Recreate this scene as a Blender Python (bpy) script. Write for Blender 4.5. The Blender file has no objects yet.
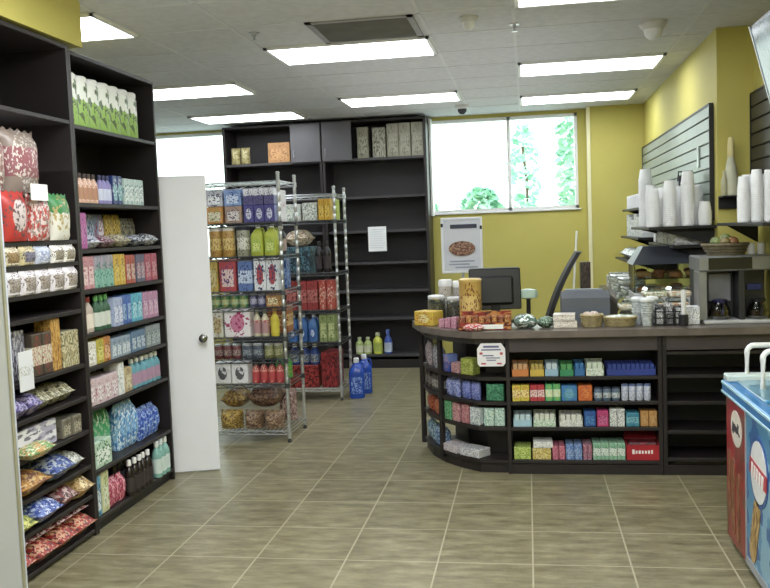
import bpy, bmesh, math, random
from mathutils import Vector, Matrix
R = random.Random(7)
COL = bpy.context.scene.collection
PI = math.pi
# ------------------------------------------------------------------ materials
DESAT = .16
def lin(h):
    if isinstance(h, str):
        h = h.lstrip('#'); c = [int(h[i:i+2], 16)/255 for i in (0, 2, 4)]
    else: c = h
    g = .3*c[0]+.59*c[1]+.11*c[2]; c = [x+(g-x)*DESAT for x in c]
    return tuple(x/12.92 if x <= .04045 else ((x+.055)/1.055)**2.4 for x in c) + (1,)
_M = {}
def newmat(name):
    m = bpy.data.materials.new(name); m.use_nodes = True
    nt = m.node_tree; b = nt.nodes['Principled BSDF']
    return m, nt, b
def N(nt, t, **kw):
    n = nt.nodes.new(t)
    for k, v in kw.items(): setattr(n, k, v)
    return n
def ramp(nt, fac, stops, interp='LINEAR'):
    n = N(nt, 'ShaderNodeValToRGB'); cr = n.color_ramp; cr.interpolation = interp
    while len(cr.elements) < len(stops): cr.elements.new(.5)
    for e, (p, c) in zip(cr.elements, stops): e.position = p; e.color = c
    nt.links.new(fac, n.inputs['Fac']); return n
def plain(c, rough=.5, metal=0., var=.12, scale=6., spec=.5):
    k = ('plain', c, rough, metal, var, scale, spec)
    if k in _M: return _M[k]
    m, nt, b = newmat('surface_%d' % len(_M))
    tc = N(nt, 'ShaderNodeTexCoord'); no = N(nt, 'ShaderNodeTexNoise'); no.inputs['Scale'].default_value = scale; no.inputs['Detail'].default_value = 3
    nt.links.new(tc.outputs['Object'], no.inputs['Vector'])
    l = lin(c); lo = tuple(x*(1-var) for x in l[:3])+(1,); hi = tuple(min(1, x*(1+var)) for x in l[:3])+(1,)
    rp = ramp(nt, no.outputs['Fac'], [(.3, lo), (.7, hi)])
    nt.links.new(rp.outputs['Color'], b.inputs['Base Color'])
    b.inputs['Roughness'].default_value = rough; b.inputs['Metallic'].default_value = metal
    b.inputs['Specular IOR Level'].default_value = spec
    _M[k] = m; return m
def printed(c1, c2, c3, style='panel', seed=0, rough=.4, scale=4.):
    """packaging print: ground colour c1, panel or band c2, motif c3 (generated coordinates 0..1)"""
    k = ('print', c1, c2, c3, style, seed, rough, scale)
    if k in _M: return _M[k]
    m, nt, b = newmat('print_%d' % len(_M)); L = nt.links.new
    tc = N(nt, 'ShaderNodeTexCoord'); sx = N(nt, 'ShaderNodeSeparateXYZ'); L(tc.outputs['Generated'], sx.inputs[0])
    mp = N(nt, 'ShaderNodeMapping'); mp.inputs['Location'].default_value = (seed*3.7, seed*1.3, seed*2.1); L(tc.outputs['Generated'], mp.inputs[0])
    no = N(nt, 'ShaderNodeTexNoise'); no.inputs['Scale'].default_value = scale; no.inputs['Detail'].default_value = 4; L(mp.outputs[0], no.inputs['Vector'])
    def math_(op, a, bb=None, clamp=False):
        n = N(nt, 'ShaderNodeMath', operation=op, use_clamp=clamp)
        for i, v in enumerate((a, bb)):
            if v is None: continue
            if isinstance(v, (int, float)): n.inputs[i].default_value = v
            else: L(v, n.inputs[i])
        return n.outputs[0]
    def mix(f, a, bb):
        n = N(nt, 'ShaderNodeMix', data_type='RGBA'); L(f, n.inputs[0])
        for i, v in ((6, a), (7, bb)):
            if isinstance(v, tuple): n.inputs[i].default_value = v
            else: L(v, n.inputs[i])
        return n.outputs[2]
    X, Z = sx.outputs[0], sx.outputs[2]
    ax = math_('ABSOLUTE', math_('SUBTRACT', X, .5)); az = math_('ABSOLUTE', math_('SUBTRACT', Z, .5))
    if style == 'panel':
        mask = math_('MULTIPLY', math_('LESS_THAN', ax, .36), math_('LESS_THAN', math_('ABSOLUTE', math_('SUBTRACT', Z, .42)), .27))
    elif style == 'band':
        mask = math_('LESS_THAN', math_('ABSOLUTE', math_('SUBTRACT', Z, .48)), .22)
    elif style == 'top':
        mask = math_('GREATER_THAN', math_('ADD', Z, math_('MULTIPLY', no.outputs['Fac'], .2)), .68)
    elif style == 'oval':
        r = math_('ADD', math_('MULTIPLY', math_('MULTIPLY', ax, ax), 1.3), math_('MULTIPLY', az, az))
        mask = math_('LESS_THAN', r, .1)
    else:
        mask = math_('GREATER_THAN', no.outputs['Fac'], .5)
    c = mix(mask, lin(c1), lin(c2))
    no2 = N(nt, 'ShaderNodeTexNoise'); no2.inputs['Scale'].default_value = scale*1.7; no2.inputs['Detail'].default_value = 2
    mp2 = N(nt, 'ShaderNodeMapping'); mp2.inputs['Location'].default_value = (seed*1.9+5, 2, seed*.7); L(tc.outputs['Generated'], mp2.inputs[0]); L(mp2.outputs[0], no2.inputs['Vector'])
    f3 = math_('GREATER_THAN', no2.outputs['Fac'], .56)
    if style != 'blob': f3 = math_('MULTIPLY', f3, math_('LESS_THAN', math_('ADD', ax, az), .62))
    c = mix(f3, c, lin(c3))
    L(c, b.inputs['Base Color']); b.inputs['Roughness'].default_value = rough
    _M[k] = m; return m
def emit(c, s):
    k = ('emit', c, s)
    if k in _M: return _M[k]
    m, nt, b = newmat('light_%d' % len(_M)); b.inputs['Base Color'].default_value = lin(c)
    b.inputs['Emission Color'].default_value = lin(c); b.inputs['Emission Strength'].default_value = s
    _M[k] = m; return m
def clear(tint='#f4fffb', gloss=.12):
    k = ('clear', tint, gloss)
    if k in _M: return _M[k]
    m, nt, b = newmat('clear_%d' % len(_M)); out = nt.nodes['Material Output']; nt.nodes.remove(b)
    t = N(nt, 'ShaderNodeBsdfTransparent'); t.inputs[0].default_value = lin(tint)
    g = N(nt, 'ShaderNodeBsdfGlossy'); g.inputs['Roughness'].default_value = .08
    lw = N(nt, 'ShaderNodeLayerWeight'); lw.inputs[0].default_value = gloss
    mx = N(nt, 'ShaderNodeMixShader'); nt.links.new(lw.outputs['Facing'], mx.inputs[0])
    nt.links.new(t.outputs[0], mx.inputs[1]); nt.links.new(g.outputs[0], mx.inputs[2]); nt.links.new(mx.outputs[0], out.inputs[0])
    _M[k] = m; return m
# ------------------------------------------------------------------ mesh helpers
def BM(): return bmesh.new()
def box(bm, c, s, bev=0., rot=None, seg=1):
    M = Matrix.Translation(c)
    if rot is not None: M = M @ rot
    g = bmesh.ops.create_cube(bm, size=1., matrix=M @ Matrix.Diagonal((s[0], s[1], s[2], 1)))
    if bev:
        es = list({e for v in g['verts'] for e in v.link_edges})
        bmesh.ops.bevel(bm, geom=es, offset=bev, segments=seg, profile=.5, affect='EDGES', clamp_overlap=True)
def bx(bm, x0, x1, y0, y1, z0, z1, bev=0.):
    box(bm, ((x0+x1)/2, (y0+y1)/2, (z0+z1)/2), (x1-x0, y1-y0, z1-z0), bev)
def lathe(bm, prof, seg=20, sx=1., sy=1., at=(0, 0, 0), M=None):
    rings = []
    for r, z in prof:
        ring = []
        for i in range(seg):
            a = 2*PI*i/seg; p = Vector((r*math.cos(a)*sx, r*math.sin(a)*sy, z))
            if M is not None: p = M @ p
            ring.append(bm.verts.new(p+Vector(at)))
        rings.append(ring)
    for a, b in zip(rings, rings[1:]):
        for i in range(seg): bm.faces.new((a[i], a[(i+1) % seg], b[(i+1) % seg], b[i]))
    bm.faces.new(rings[0][::-1]); bm.faces.new(rings[-1])
def tube(bm, pts, r, seg=8, closed=False):
    pts = [Vector(p) for p in pts]; rings = []; n = len(pts)
    up = Vector((0, 0, 1))
    for i, p in enumerate(pts):
        if closed: d = pts[(i+1) % n]-pts[i-1]
        else: d = pts[min(i+1, n-1)]-pts[max(i-1, 0)]
        d.normalize(); u = d.cross(up)
        if u.length < 1e-3: u = d.cross(Vector((0, 1, 0)))
        u.normalize(); v = u.cross(d)
        rings.append([bm.verts.new(p+(u*math.cos(2*PI*k/seg)+v*math.sin(2*PI*k/seg))*r) for k in range(seg)])
    for i in range(n if closed else n-1):
        a, b = rings[i], rings[(i+1) % n]
        for k in range(seg): bm.faces.new((a[k], a[(k+1) % seg], b[(k+1) % seg], b[k]))
    if not closed: bm.faces.new(rings[0]); bm.faces.new(rings[-1][::-1])
def prism(bm, poly, z0, z1):
    a = [bm.verts.new((x, y, z0)) for x, y in poly]; b = [bm.verts.new((x, y, z1)) for x, y in poly]; n = len(poly)
    for i in range(n): bm.faces.new((a[i], a[(i+1) % n], b[(i+1) % n], b[i]))
    bm.faces.new(a[::-1]); bm.faces.new(b)
def prismM(bm, poly, t, M):
    """polygon in local xz, extruded along local y by t, moved by M"""
    a = [bm.verts.new(M @ Vector((x, 0, z))) for x, z in poly]; b = [bm.verts.new(M @ Vector((x, t, z))) for x, z in poly]; n = len(poly)
    for i in range(n): bm.faces.new((a[i], a[(i+1) % n], b[(i+1) % n], b[i]))
    bm.faces.new(a[::-1]); bm.faces.new(b)
def rring(w, h, r, n=4):
    out = []
    for cx, cz, a0 in ((w/2-r, h/2-r, 0), (-w/2+r, h/2-r, 90), (-w/2+r, -h/2+r, 180), (w/2-r, -h/2+r, 270)):
        for i in range(n+1):
            a = math.radians(a0+90*i/n); out.append((cx+r*math.cos(a), cz+r*math.sin(a)))
    return out
def obj(name, bm, m, parent=None, loc=None, rz=0., smooth=False):
    bmesh.ops.recalc_face_normals(bm, faces=bm.faces[:])
    me = bpy.data.meshes.new(name); bm.to_mesh(me); bm.free()
    if smooth:
        for p in me.polygons: p.use_smooth = True
        try: me.set_sharp_from_angle(angle=math.radians(40))
        except Exception: pass
    me.materials.append(m); o = bpy.data.objects.new(name, me); COL.objects.link(o)
    if parent is not None: o.parent = parent
    if loc is not None: o.location = loc
    o.rotation_euler.z = rz
    return o
def tag(o, label, cat, group=None, kind=None):
    o['label'] = label; o['category'] = cat
    if group: o['group'] = group
    if kind: o['kind'] = kind
    return o
def thing(name, label, cat, loc=(0, 0, 0), rz=0., group=None):
    o = bpy.data.objects.new(name, None); COL.objects.link(o); o.location = loc; o.rotation_euler.z = rz; o.empty_display_size = .05
    return tag(o, label, cat, group)
def struct(name, bm, m, parent=None, smooth=False):
    o = obj(name, bm, m, parent, smooth=smooth)
    if parent is None: o['kind'] = 'structure'
    return o
def copy_tree(o, parent=None):
    c = o.copy(); COL.objects.link(c)
    if parent is not None: c.parent = parent
    for ch in list(o.children): copy_tree(ch, c)
    return c
# ------------------------------------------------------------------ shared materials
DARK = plain('#262020', .45, var=.2, scale=3)
DARK2 = plain('#1c1918', .5, var=.2, scale=3)
BLACK = plain('#161617', .45)
WIRE = plain('#55585b', .35, .6, var=.05)
CHROME = plain('#c9ccd0', .28, .85, var=.05)
WHITE = plain('#ebecea', .5, var=.03)
FOAM = plain('#f0f1f1', .6, var=.02)
GREYP = plain('#8d9096', .45)
# ------------------------------------------------------------------ room shell
CZ = 2.93
def floor_mat():
    m, nt, b = newmat('floor_tiles'); L = nt.links.new
    tc = N(nt, 'ShaderNodeTexCoord'); mp = N(nt, 'ShaderNodeMapping'); mp.inputs['Location'].default_value = (.014, -.010, 0)
    L(tc.outputs['Object'], mp.inputs[0])
    br = N(nt, 'ShaderNodeTexBrick'); br.offset = 0.; br.squash = 1.
    for k, v in (('Scale', 1.), ('Brick Width', .4572), ('Row Height', .4572), ('Mortar Size', .0045), ('Mortar Smooth', .2), ('Bias', 0.)): br.inputs[k].default_value = v
    br.inputs['Color1'].default_value = (0, 0, 0, 1); br.inputs['Color2'].default_value = (1, 1, 1, 1); br.inputs['Mortar'].default_value = (.5, .5, .5, 1)
    L(mp.outputs[0], br.inputs['Vector'])
    mp2 = N(nt, 'ShaderNodeMapping'); mp2.inputs['Scale'].default_value = (2.2, 7, 1); L(tc.outputs['Object'], mp2.inputs[0])
    n1 = N(nt, 'ShaderNodeTexNoise'); n1.inputs['Scale'].default_value = 2.2; n1.inputs['Detail'].default_value = 6; n1.inputs['Roughness'].default_value = .65; L(mp2.outputs[0], n1.inputs['Vector'])
    r1 = ramp(nt, n1.outputs['Fac'], [(.28, lin('#665f43')), (.5, lin('#857d5c')), (.74, lin('#a29a76'))])
    mxa = N(nt, 'ShaderNodeMix', data_type='RGBA', blend_type='MULTIPLY'); mxa.inputs[0].default_value = .16
    L(r1.outputs[0], mxa.inputs[6]); L(br.outputs['Color'], mxa.inputs[7])
    mx = N(nt, 'ShaderNodeMix', data_type='RGBA'); L(br.outputs['Fac'], mx.inputs[0]); L(mxa.outputs[2], mx.inputs[6]); mx.inputs[7].default_value = lin('#aaa283')
    L(mx.outputs[2], b.inputs['Base Color']); b.inputs['Roughness'].default_value = .33; b.inputs['Specular IOR Level'].default_value = .4
    bp = N(nt, 'ShaderNodeBump'); bp.inputs['Strength'].default_value = .15; bp.inputs['Distance'].default_value = .01; L(n1.outputs['Fac'], bp.inputs['Height']); L(bp.outputs[0], b.inputs['Normal'])
    return m
def noise_wall(name, c0, c1, scale=2., rough=.7):
    m, nt, b = newmat(name); tc = N(nt, 'ShaderNodeTexCoord'); n1 = N(nt, 'ShaderNodeTexNoise'); n1.inputs['Scale'].default_value = scale; n1.inputs['Detail'].default_value = 5
    nt.links.new(tc.outputs['Object'], n1.inputs['Vector']); r = ramp(nt, n1.outputs['Fac'], [(.3, lin(c0)), (.7, lin(c1))])
    nt.links.new(r.outputs[0], b.inputs['Base Color']); b.inputs['Roughness'].default_value = rough; return m
YEL = noise_wall('yellow_paint', '#c2b64e', '#cdc15c', 1.5)
OFFW = noise_wall('white_paint', '#d5d6d2', '#dddeda', 1.5)
CEIL = noise_wall('ceiling_tile', '#c4c6c8', '#d0d2d4', 18, .9)
XL, XR, YF, YB = -4.9, 1.57, -2.2, 10.5
b_ = BM(); bx(b_, XL-.1, XR+.2, YF-.1, YB+.1, -.1, 0); struct('floor', b_, floor_mat())
b_ = BM(); bx(b_, XL-.1, XR+.2, YF-.1, YB+.1, CZ, CZ+.1); struct('ceiling', b_, CEIL)
b_ = BM(); bx(b_, XL-.1, XL, YF, YB, 0, CZ); struct('wall_left', b_, OFFW)
b_ = BM(); bx(b_, XL, XR, YF-.1, YF, 0, CZ); struct('wall_front', b_, OFFW)
b_ = BM(); bx(b_, XR, XR+.1, YF, 6.49, 0, CZ); struct('wall_right', b_, YEL)
b_ = BM(); bx(b_, 1.33, XR+.1, 6.49, YB, 0, CZ); struct('wall_right_far', b_, YEL)
# back wall with two window openings
W1 = (-1.125, .60, 1.79, 2.885); W2 = (-4.64, -3.56, 1.2, 2.90)
b_ = BM()
for (x0, x1, z0, z1) in ((XL, W2[0], 0, CZ), (W2[1], W1[0], 0, CZ), (W1[1], 1.33, 0, CZ), (W2[0], W2[1], 0, W2[2]), (W2[0], W2[1], W2[3], CZ), (W1[0], W1[1], 0, W1[2]), (W1[0], W1[1], W1[3], CZ)):
    bx(b_, x0, x1, YB, YB+.1, z0, z1)
struct('wall_back', b_, YEL)
b_ = BM(); bx(b_, .705, 1.33, 10.36, YB, 0, CZ); struct('wall_back_column', b_, YEL)
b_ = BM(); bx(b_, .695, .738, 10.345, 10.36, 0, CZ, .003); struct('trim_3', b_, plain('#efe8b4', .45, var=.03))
def window(name, w, mull):
    x0, x1, z0, z1 = w; f = BM(); t = .035
    bx(f, x0, x1, YB-.02, YB+.08, z0, z0+t); bx(f, x0, x1, YB-.02, YB+.08, z1-t, z1)
    for xa in (x0, x1-t): bx(f, xa, xa+t, YB-.02, YB+.08, z0, z1)
    if mull: bx(f, mull-.02, mull+.02, YB-.02, YB+.08, z0, z1)
    o = struct(name, f, WHITE)
    g = BM(); bx(g, x0+t, x1-t, YB+.04, YB+.046, z0+t, z1-t); obj('pane', g, clear('#f8fffc', .04), o)
    s = BM(); bx(s, x0-.03, x1+.03, YB-.03, YB, z0-.02, z0, .004); obj('sill', s, WHITE, o)
    return o
window('window_1', W1, -.19); window('window_2', W2, None)
# white casing strip between back shelves and window
b_ = BM(); bx(b_, -1.107, -1.085, 10.3, YB-.022, 1.76, 2.9); struct('trim_1', b_, WHITE)
# ceiling T-bars
b_ = BM()
for x in (-4.22, -3.62, -2.42, -1.82, -.62, -.05, 1.13): bx(b_, x-.011, x+.011, YF, YB, CZ-.003, CZ)
for k in range(-11, 10):
    y = 4.8+.62*k
    if YF < y < YB: bx(b_, XL, XR if y < 6.49 else 1.33, y-.011, y+.011, CZ-.003, CZ)
struct('trim_2', b_, plain('#cfd1d2', .6, var=.03))
# partition behind the shelving, soffit above it
b_ = BM(); bx(b_, -2.90, -2.80, YF, 5.47, 0, 2.64); bx(b_, -2.90, -2.385, YF, 4.57, 2.68, CZ); struct('wall_partition', b_, YEL)
# open white door at the end of the partition
dx, dy = -2.15, 5.715
hx, hy = -2.845, 5.50
ang = math.atan2(dy-hy, dx-hx); wd = math.hypot(dx-hx, dy-hy)
b_ = BM(); bx(b_, 0, wd, -.02, .02, .008, 2.035, .003)
door = struct('door_1', b_, plain('#f0f1f6', .45, var=.015)); door.location = (hx, hy, 0); door.rotation_euler.z = ang
b_ = BM()
for s in (-1, 1):
    lathe(b_, [(.028, .0), (.028, .006), (.011, .012), (.011, .03), (.026, .042), (.029, .055), (.02, .066), (.004, .07)], 16, M=Matrix.Rotation(PI/2*(1 if s < 0 else -1), 3, 'X').to_4x4(), at=(wd-.065, s*.02, .93))
obj('door_handle', b_, plain('#8f8d88', .25, .9), door, smooth=True)
# white panel standing just in front of the shelves at the picture's edge
b_ = BM(); bx(b_, -2.75, -2.078, 3.2, 3.24, 0, 2.66, .004); d2 = struct('door_2', b_, plain('#c6cde0', .5, var=.03))
b_ = BM(); bx(b_, -2.078, -2.070, 3.198, 3.215, .0, 2.66, .001); obj('edge_strip', b_, plain('#98967f', .5), d2)

# ------------------------------------------------------------------ ceiling fixtures
def ceiling_light(x0, x1, y0, label):
    t = thing('ceiling_light', label, 'light', ((x0+x1)/2, y0+.31, CZ), 0, 'fluorescent panels in the ceiling')
    w = x1-x0; f = BM(); z0, z1 = -.02, .0
    for sx in (-1, 1): bx(f, sx*(w/2-.012)-.012, sx*(w/2-.012)+.012, -.305, .305, z0, z1)
    for sy in (-1, 1): bx(f, -w/2, w/2, sy*.293-.012, sy*.293+.012, z0, z1)
    obj('frame', f, WHITE, t)
    d = BM(); bx(d, -w/2+.014, w/2-.014, -.292, .292, -.016, -.002); obj('diffuser', d, emit('#f2f8ff', LS), t)
LS = 9.6
for a in ((-1.80, -.63, 6.05, 'bright ceiling panel light between the left shelves and the sprinkler, nearest of the middle row'),
          (-1.80, -.63, 8.52, 'bright ceiling panel light just in front of the security dome, above the metal racks'),
          (-.04, 1.12, 4.80, 'bright ceiling panel light above the checkout, cut by the top of the picture'),
          (-.04, 1.12, 7.29, 'bright ceiling panel light over the checkout, second from the window wall'),
          (-.04, 1.12, 9.15, 'bright ceiling panel light closest to the window, above the checkout area'),
          (-3.61, -2.43, 4.80, 'bright ceiling panel light beside the yellow soffit over the wooden shelves'),
          (-3.61, -2.43, 7.29, 'bright ceiling panel light past the wooden shelves, above the white door'),
          (-3.61, -2.43, 9.16, 'bright ceiling panel light above the dark back shelving and far racks')): ceiling_light(*a)
t = thing('air_vent', 'grey return air grille in the ceiling at the top edge', 'vent', (-1.0, 5.73, CZ))
b_ = BM()
for sx in (-1, 1): bx(b_, sx*.32-.02, sx*.32+.02, -.31, .31, -.012, 0)
for sy in (-1, 1): bx(b_, -.34, .34, sy*.29-.02, sy*.29+.02, -.012, 0)
obj('frame', b_, plain('#8f8f8f', .6), t)
b_ = BM()
for i in range(26): box(b_, (0, -.26+.52*i/25, -.006), (.6, .012, .003), rot=Matrix.Rotation(.6, 4, 'X'))
obj('grille', b_, plain('#8a8a8a', .6), t)
b_ = BM(); bx(b_, -.3, .3, -.27, .27, -.0015, -.0005); obj('backing', b_, plain('#6f6f6f', .9), t)
def dome(x, y, s, label, name, cat, dark):
    t = thing(name, label, cat, (x, y, CZ))
    b_ = BM(); lathe(b_, [(.06*s, 0), (.062*s, -.012*s), (.05*s, -.03*s), (.04*s, -.034*s)], 20); obj('base', b_, plain('#c8c8c6', .5), t, smooth=True)
    b_ = BM(); lathe(b_, [(.042*s, -.03*s), (.038*s, -.055*s), (.022*s, -.075*s), (.003*s, -.08*s)], 20); obj('dome', b_, plain('#30343a', .2) if dark else plain('#d8d8d6', .4), t, smooth=True)
dome(-.66, 9.6, 1.25, 'small dark security camera dome on the ceiling near the window', 'security_camera', 'camera', True)
dome(.86, 6.15, 1.5, 'round white emergency fixture on the ceiling above the checkout', 'emergency_fixture', 'detector', False)  # two-lamp emergency fixture, simplified to a round dome
dome(-.33, 5.62, 1.0, 'small round white detector on the ceiling between the light rows', 'ceiling_sensor', 'sensor', False)
def sprinkler(x, y, label):
    t = thing('sprinkler', label, 'sprinkler', (x, y, CZ), 0, 'ceiling sprinklers')
    b_ = BM(); lathe(b_, [(.035, 0), (.035, -.006), (.012, -.008), (.012, -.03), (.004, -.034)], 14); obj('base', b_, CHROME, t, smooth=True)
    b_ = BM(); lathe(b_, [(.006, -.03), (.006, -.045), (.022, -.048), (.022, -.051)], 12); obj('deflector', b_, CHROME, t, smooth=True)
sprinkler(-1.72, 5.6, 'small sprinkler head on the ceiling beside the grey air grille')
sprinkler(-.05, 5.9, 'small sprinkler head on the ceiling between the two light rows')

# ------------------------------------------------------------------ product kinds (front faces local -y, base at z=0)
def grid_bag(bm, w, d, h, seed=0, flat=False, n=9, m=11):
    rr = random.Random(seed)
    ph = [rr.uniform(0, 6) for _ in range(4)]
    F, B = [], []
    for j in range(m+1):
        v = j/m; fr, bk = [], []
        for i in range(n+1):
            u = i/n
            pu = max(0., 1-abs(2*u-1)**3.2); vv = (v-.06)/.88
            pv = max(0., 1-abs(2*min(max(vv, 0), 1)-1)**3.5)
            if not flat: pv = max(pv, .75*(1-v) if v > .03 else .3)
            th = d/2*(pu**.6)*(pv**.6)
            wr = .05*d*math.sin(9*u+ph[0]+3*v)*math.sin(7*v+ph[1]+2*u)*pu*pv
            pinch = 1-.05*math.sin(PI*v)
            x = (u-.5)*w*pinch; z = v*h
            if j in (0, m): z += .006*(1 if i % 2 else -1)*(h/.25) if j == m else 0
            fr.append(bm.verts.new((x, -th-wr-.001, z))); bk.append(bm.verts.new((x, th+.001, z)))
        F.append(fr); B.append(bk)
    for j in range(m):
        for i in range(n):
            bm.faces.new((F[j][i], F[j][i+1], F[j+1][i+1], F[j+1][i])); bm.faces.new((B[j][i], B[j+1][i], B[j+1][i+1], B[j][i+1]))
        bm.faces.new((F[j][0], F[j+1][0], B[j+1][0], B[j][0])); bm.faces.new((F[j][n], B[j][n], B[j+1][n], F[j+1][n]))
    for i in range(n):
        bm.faces.new((F[0][i], B[0][i], B[0][i+1], F[0][i+1])); bm.faces.new((F[m][i], F[m][i+1], B[m][i+1], B[m][i]))
_P = {}; _cnt = [0]
def place(kind, name, w, d, h, mats, loc, rz, label, cat, group, small=False):
    key = (kind, name, round(w, 3), round(d, 3), round(h, 3), tuple(m.name for m in mats), small)
    if key in _P:
        o = copy_tree(_P[key]); o.location = loc; o.rotation_euler.z = rz; o['label'] = label; o['category'] = cat
        if group: o['group'] = group
        elif 'group' in o: del o['group']
        return o
    _cnt[0] += 1; sd = _cnt[0]
    m0 = mats[0]; m1 = mats[1] if len(mats) > 1 else m0; m2 = mats[2] if len(mats) > 2 else m1
    b = BM()
    if kind in ('box', 'bag', 'pack', 'tray'):
        if kind == 'box': box(b, (0, 0, h/2), (w, d, h), min(.004, .06*min(w, d, h)))
        elif kind == 'bag': grid_bag(b, w, d, h, sd)
        elif kind == 'pack':     # pillow pack lying on its back
            grid_bag(b, w, h, d, sd, True)
            bmesh.ops.transform(b, matrix=Matrix.Translation((0, -d/2, h/2)) @ Matrix.Rotation(-PI/2, 4, 'X'), verts=b.verts[:])
            for v in b.verts: v.co.y = v.co.y if True else 0
        if kind != 'tray':
            o = obj(name, b, m0, smooth=kind != 'box'); o.location = loc; o.rotation_euler.z = rz; tag(o, label, cat, group)
            if kind == 'box' and not small:   # top flap / closure seam
                pass
            _P[key] = o; return o
    root = thing(name, label, cat, loc, rz, group)
    if kind == 'bottle':
        r = w/2; sy = min(1., d/w); nr = r*.38; ch = h*.16
        lathe(b, [(r*.86, 0), (r*.97, .01*h), (r, .05*h), (r, .56*h), (r*.93, .66*h), (r*.6, .76*h), (nr, .82*h), (nr, .86*h)], 16, 1, sy); obj('body', b, m0, root, smooth=True)
        c = BM(); lathe(c, [(nr*1.25, h-ch), (nr*1.3, h-ch*.9), (nr*1.25, h-.01*h), (nr, h)], 12); obj('cap', c, m1, root, smooth=True)
        l = BM(); lathe(l, [(r*1.012, .12*h), (r*1.012, .52*h)], 16, 1, sy); obj('label', l, m2, root, smooth=True)
    elif kind == 'sprayer':
        r = w/2*.92; sy = min(1., d/w)
        lathe(b, [(r*.9, 0), (r, .03*h), (r, .5*h), (r*.85, .62*h), (r*.42, .72*h), (r*.36, .8*h)], 16, 1, sy); obj('body', b, m0, root, smooth=True)
        c = BM(); lathe(c, [(r*.42, .78*h), (r*.42, .86*h)], 12); box(c, (0, -.12*w, .92*h), (.34*w, .75*w, .13*h), .006); box(c, (0, -.36*w, .83*h), (.12*w, .06*w, .1*h), .003, Matrix.Rotation(.4, 4, 'X')); obj('spray_head', c, m1, root)
        l = BM(); lathe(l, [(r*1.012, .08*h), (r*1.012, .46*h)], 16, 1, sy); obj('label', l, m2, root, smooth=True)
    elif kind in ('can', 'jar'):
        r = w/2
        lathe(b, [(r*.93, 0), (r, .03*h), (r, .84*h), (r*.9, .88*h)], 18); obj('body', b, m0, root, smooth=True)
        c = BM()
        if kind == 'can': lathe(c, [(r*.93, .875*h), (r*.95, h*.97), (r*.8, h)], 18)
        else: lathe(c, [(r*.96, .86*h), (r*.98, .88*h), (r*.98, .98*h), (r*.9, h)], 18)
        obj('lid', c, m1, root, smooth=True)
    elif kind == 'jug':
        hw, hd = w/2, d/2; rings = []
        for s_, z in ((.9, 0), (1, .03), (1, .6), (.92, .7), (.55, .82), (.3, .88), (.3, .9)):
            ring = []
            for i in range(20):
                a = 2*PI*i/20; ca, sa = math.cos(a), math.sin(a); e = .45
                ring.append(b.verts.new((math.copysign(abs(ca)**e, ca)*hw*s_, math.copysign(abs(sa)**e, sa)*hd*s_, z*h)))
            rings.append(ring)
        for p, q in zip(rings, rings[1:]):
            for i in range(20): b.faces.new((p[i], p[(i+1) % 20], q[(i+1) % 20], q[i]))
        b.faces.new(rings[0][::-1]); b.faces.new(rings[-1]); obj('body', b, m0, root, smooth=True)
        c = BM(); lathe(c, [(hw*.36, .885*h), (hw*.36, .99*h), (hw*.3, h)], 14); obj('cap', c, m1, root, smooth=True)
        c = BM(); tube(c, [(hw*.3, 0, .87*h), (hw*.75, 0, .88*h), (hw*.95, 0, .78*h), (hw*.96, 0, .62*h)], hw*.11); obj('handle', c, m0, root, smooth=True)
        l = BM(); box(l, (0, -hd-.001, .33*h), (w*.72, .003, .42*h), .001); obj('label', l, m2, root)
    elif kind == 'tray':     # shelf-ready display carton filled with packets
        t_ = .003
        bx(b, -w/2, w/2, -d/2, -d/2+t_, 0, .55*h); bx(b, -w/2, w/2, d/2-t_, d/2, 0, h)
        for s in (-1, 1): bx(b, s*(w/2-t_/2)-t_/2, s*(w/2-t_/2)+t_/2, -d/2, d/2, 0, .75*h)
        bx(b, -w/2, w/2, -d/2, d/2, 0, t_); obj('carton', b, m0, root)
        n = max(2, int(w/.03))
        for i in range(n):
            c = BM(); xw = (w-.012)/n; xc = -w/2+.006+xw*(i+.5); box(c, (xc, .004, t_+.46*h), (xw*.9, d*.86, .9*h), .003); obj('packet', c, m1, root)
    _P[key] = root; return root
ORD = ['', 'second', 'third', 'fourth', 'fifth', 'sixth', 'seventh', 'eighth', 'ninth', 'tenth']
class Frame:
    def __init__(s, x, y, th): s.x, s.y, s.t = x, y, th
    def at(s, u, v): return (s.x+u*math.cos(s.t)-v*math.sin(s.t), s.y+u*math.sin(s.t)+v*math.cos(s.t))
def row(fr, z, where, end, rev, segs):
    """segs: (u0,u1,n,kind,name,h,d,mats,desc[,opts]); v = setback from the shelf front"""
    for sg in segs:
        u0, u1, n, kind, name, h, d, mats, desc = sg[:9]; op = sg[9] if len(sg) > 9 else {}
        pitch = (u1-u0)/n; w = pitch*op.get('fill', .95)
        if kind in ('bottle', 'can', 'jar'): d = min(d, w)
        cat = op.get('cat', name.split('_')[-1])
        for i in range(n):
            k = n-1-i if rev else i
            lab = desc
            if n > 1: lab += (', %s from %s' % (ORD[k], end.replace('the ', '')) if k else ', nearest %s' % end.replace('the ', ''))
            lab += ' ' + where
            u = u0+pitch*(i+.5); v = op.get('v', .012)+d/2+R.uniform(0, .008)
            x, y = fr.at(u, v)
            place(kind, name, w, d, h, mats, (x, y, z+op.get('dz', 0)+.001), fr.t+R.uniform(-1, 1)*op.get('jit', .02), lab, cat, op.get('group', (desc+' '+where) if n > 1 else None))
def pr(a, b, c, st='panel', sc=4.): return printed(a, b, c, st, len(_M) % 17, .4, sc*1.6)
exec_sections = []
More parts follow.
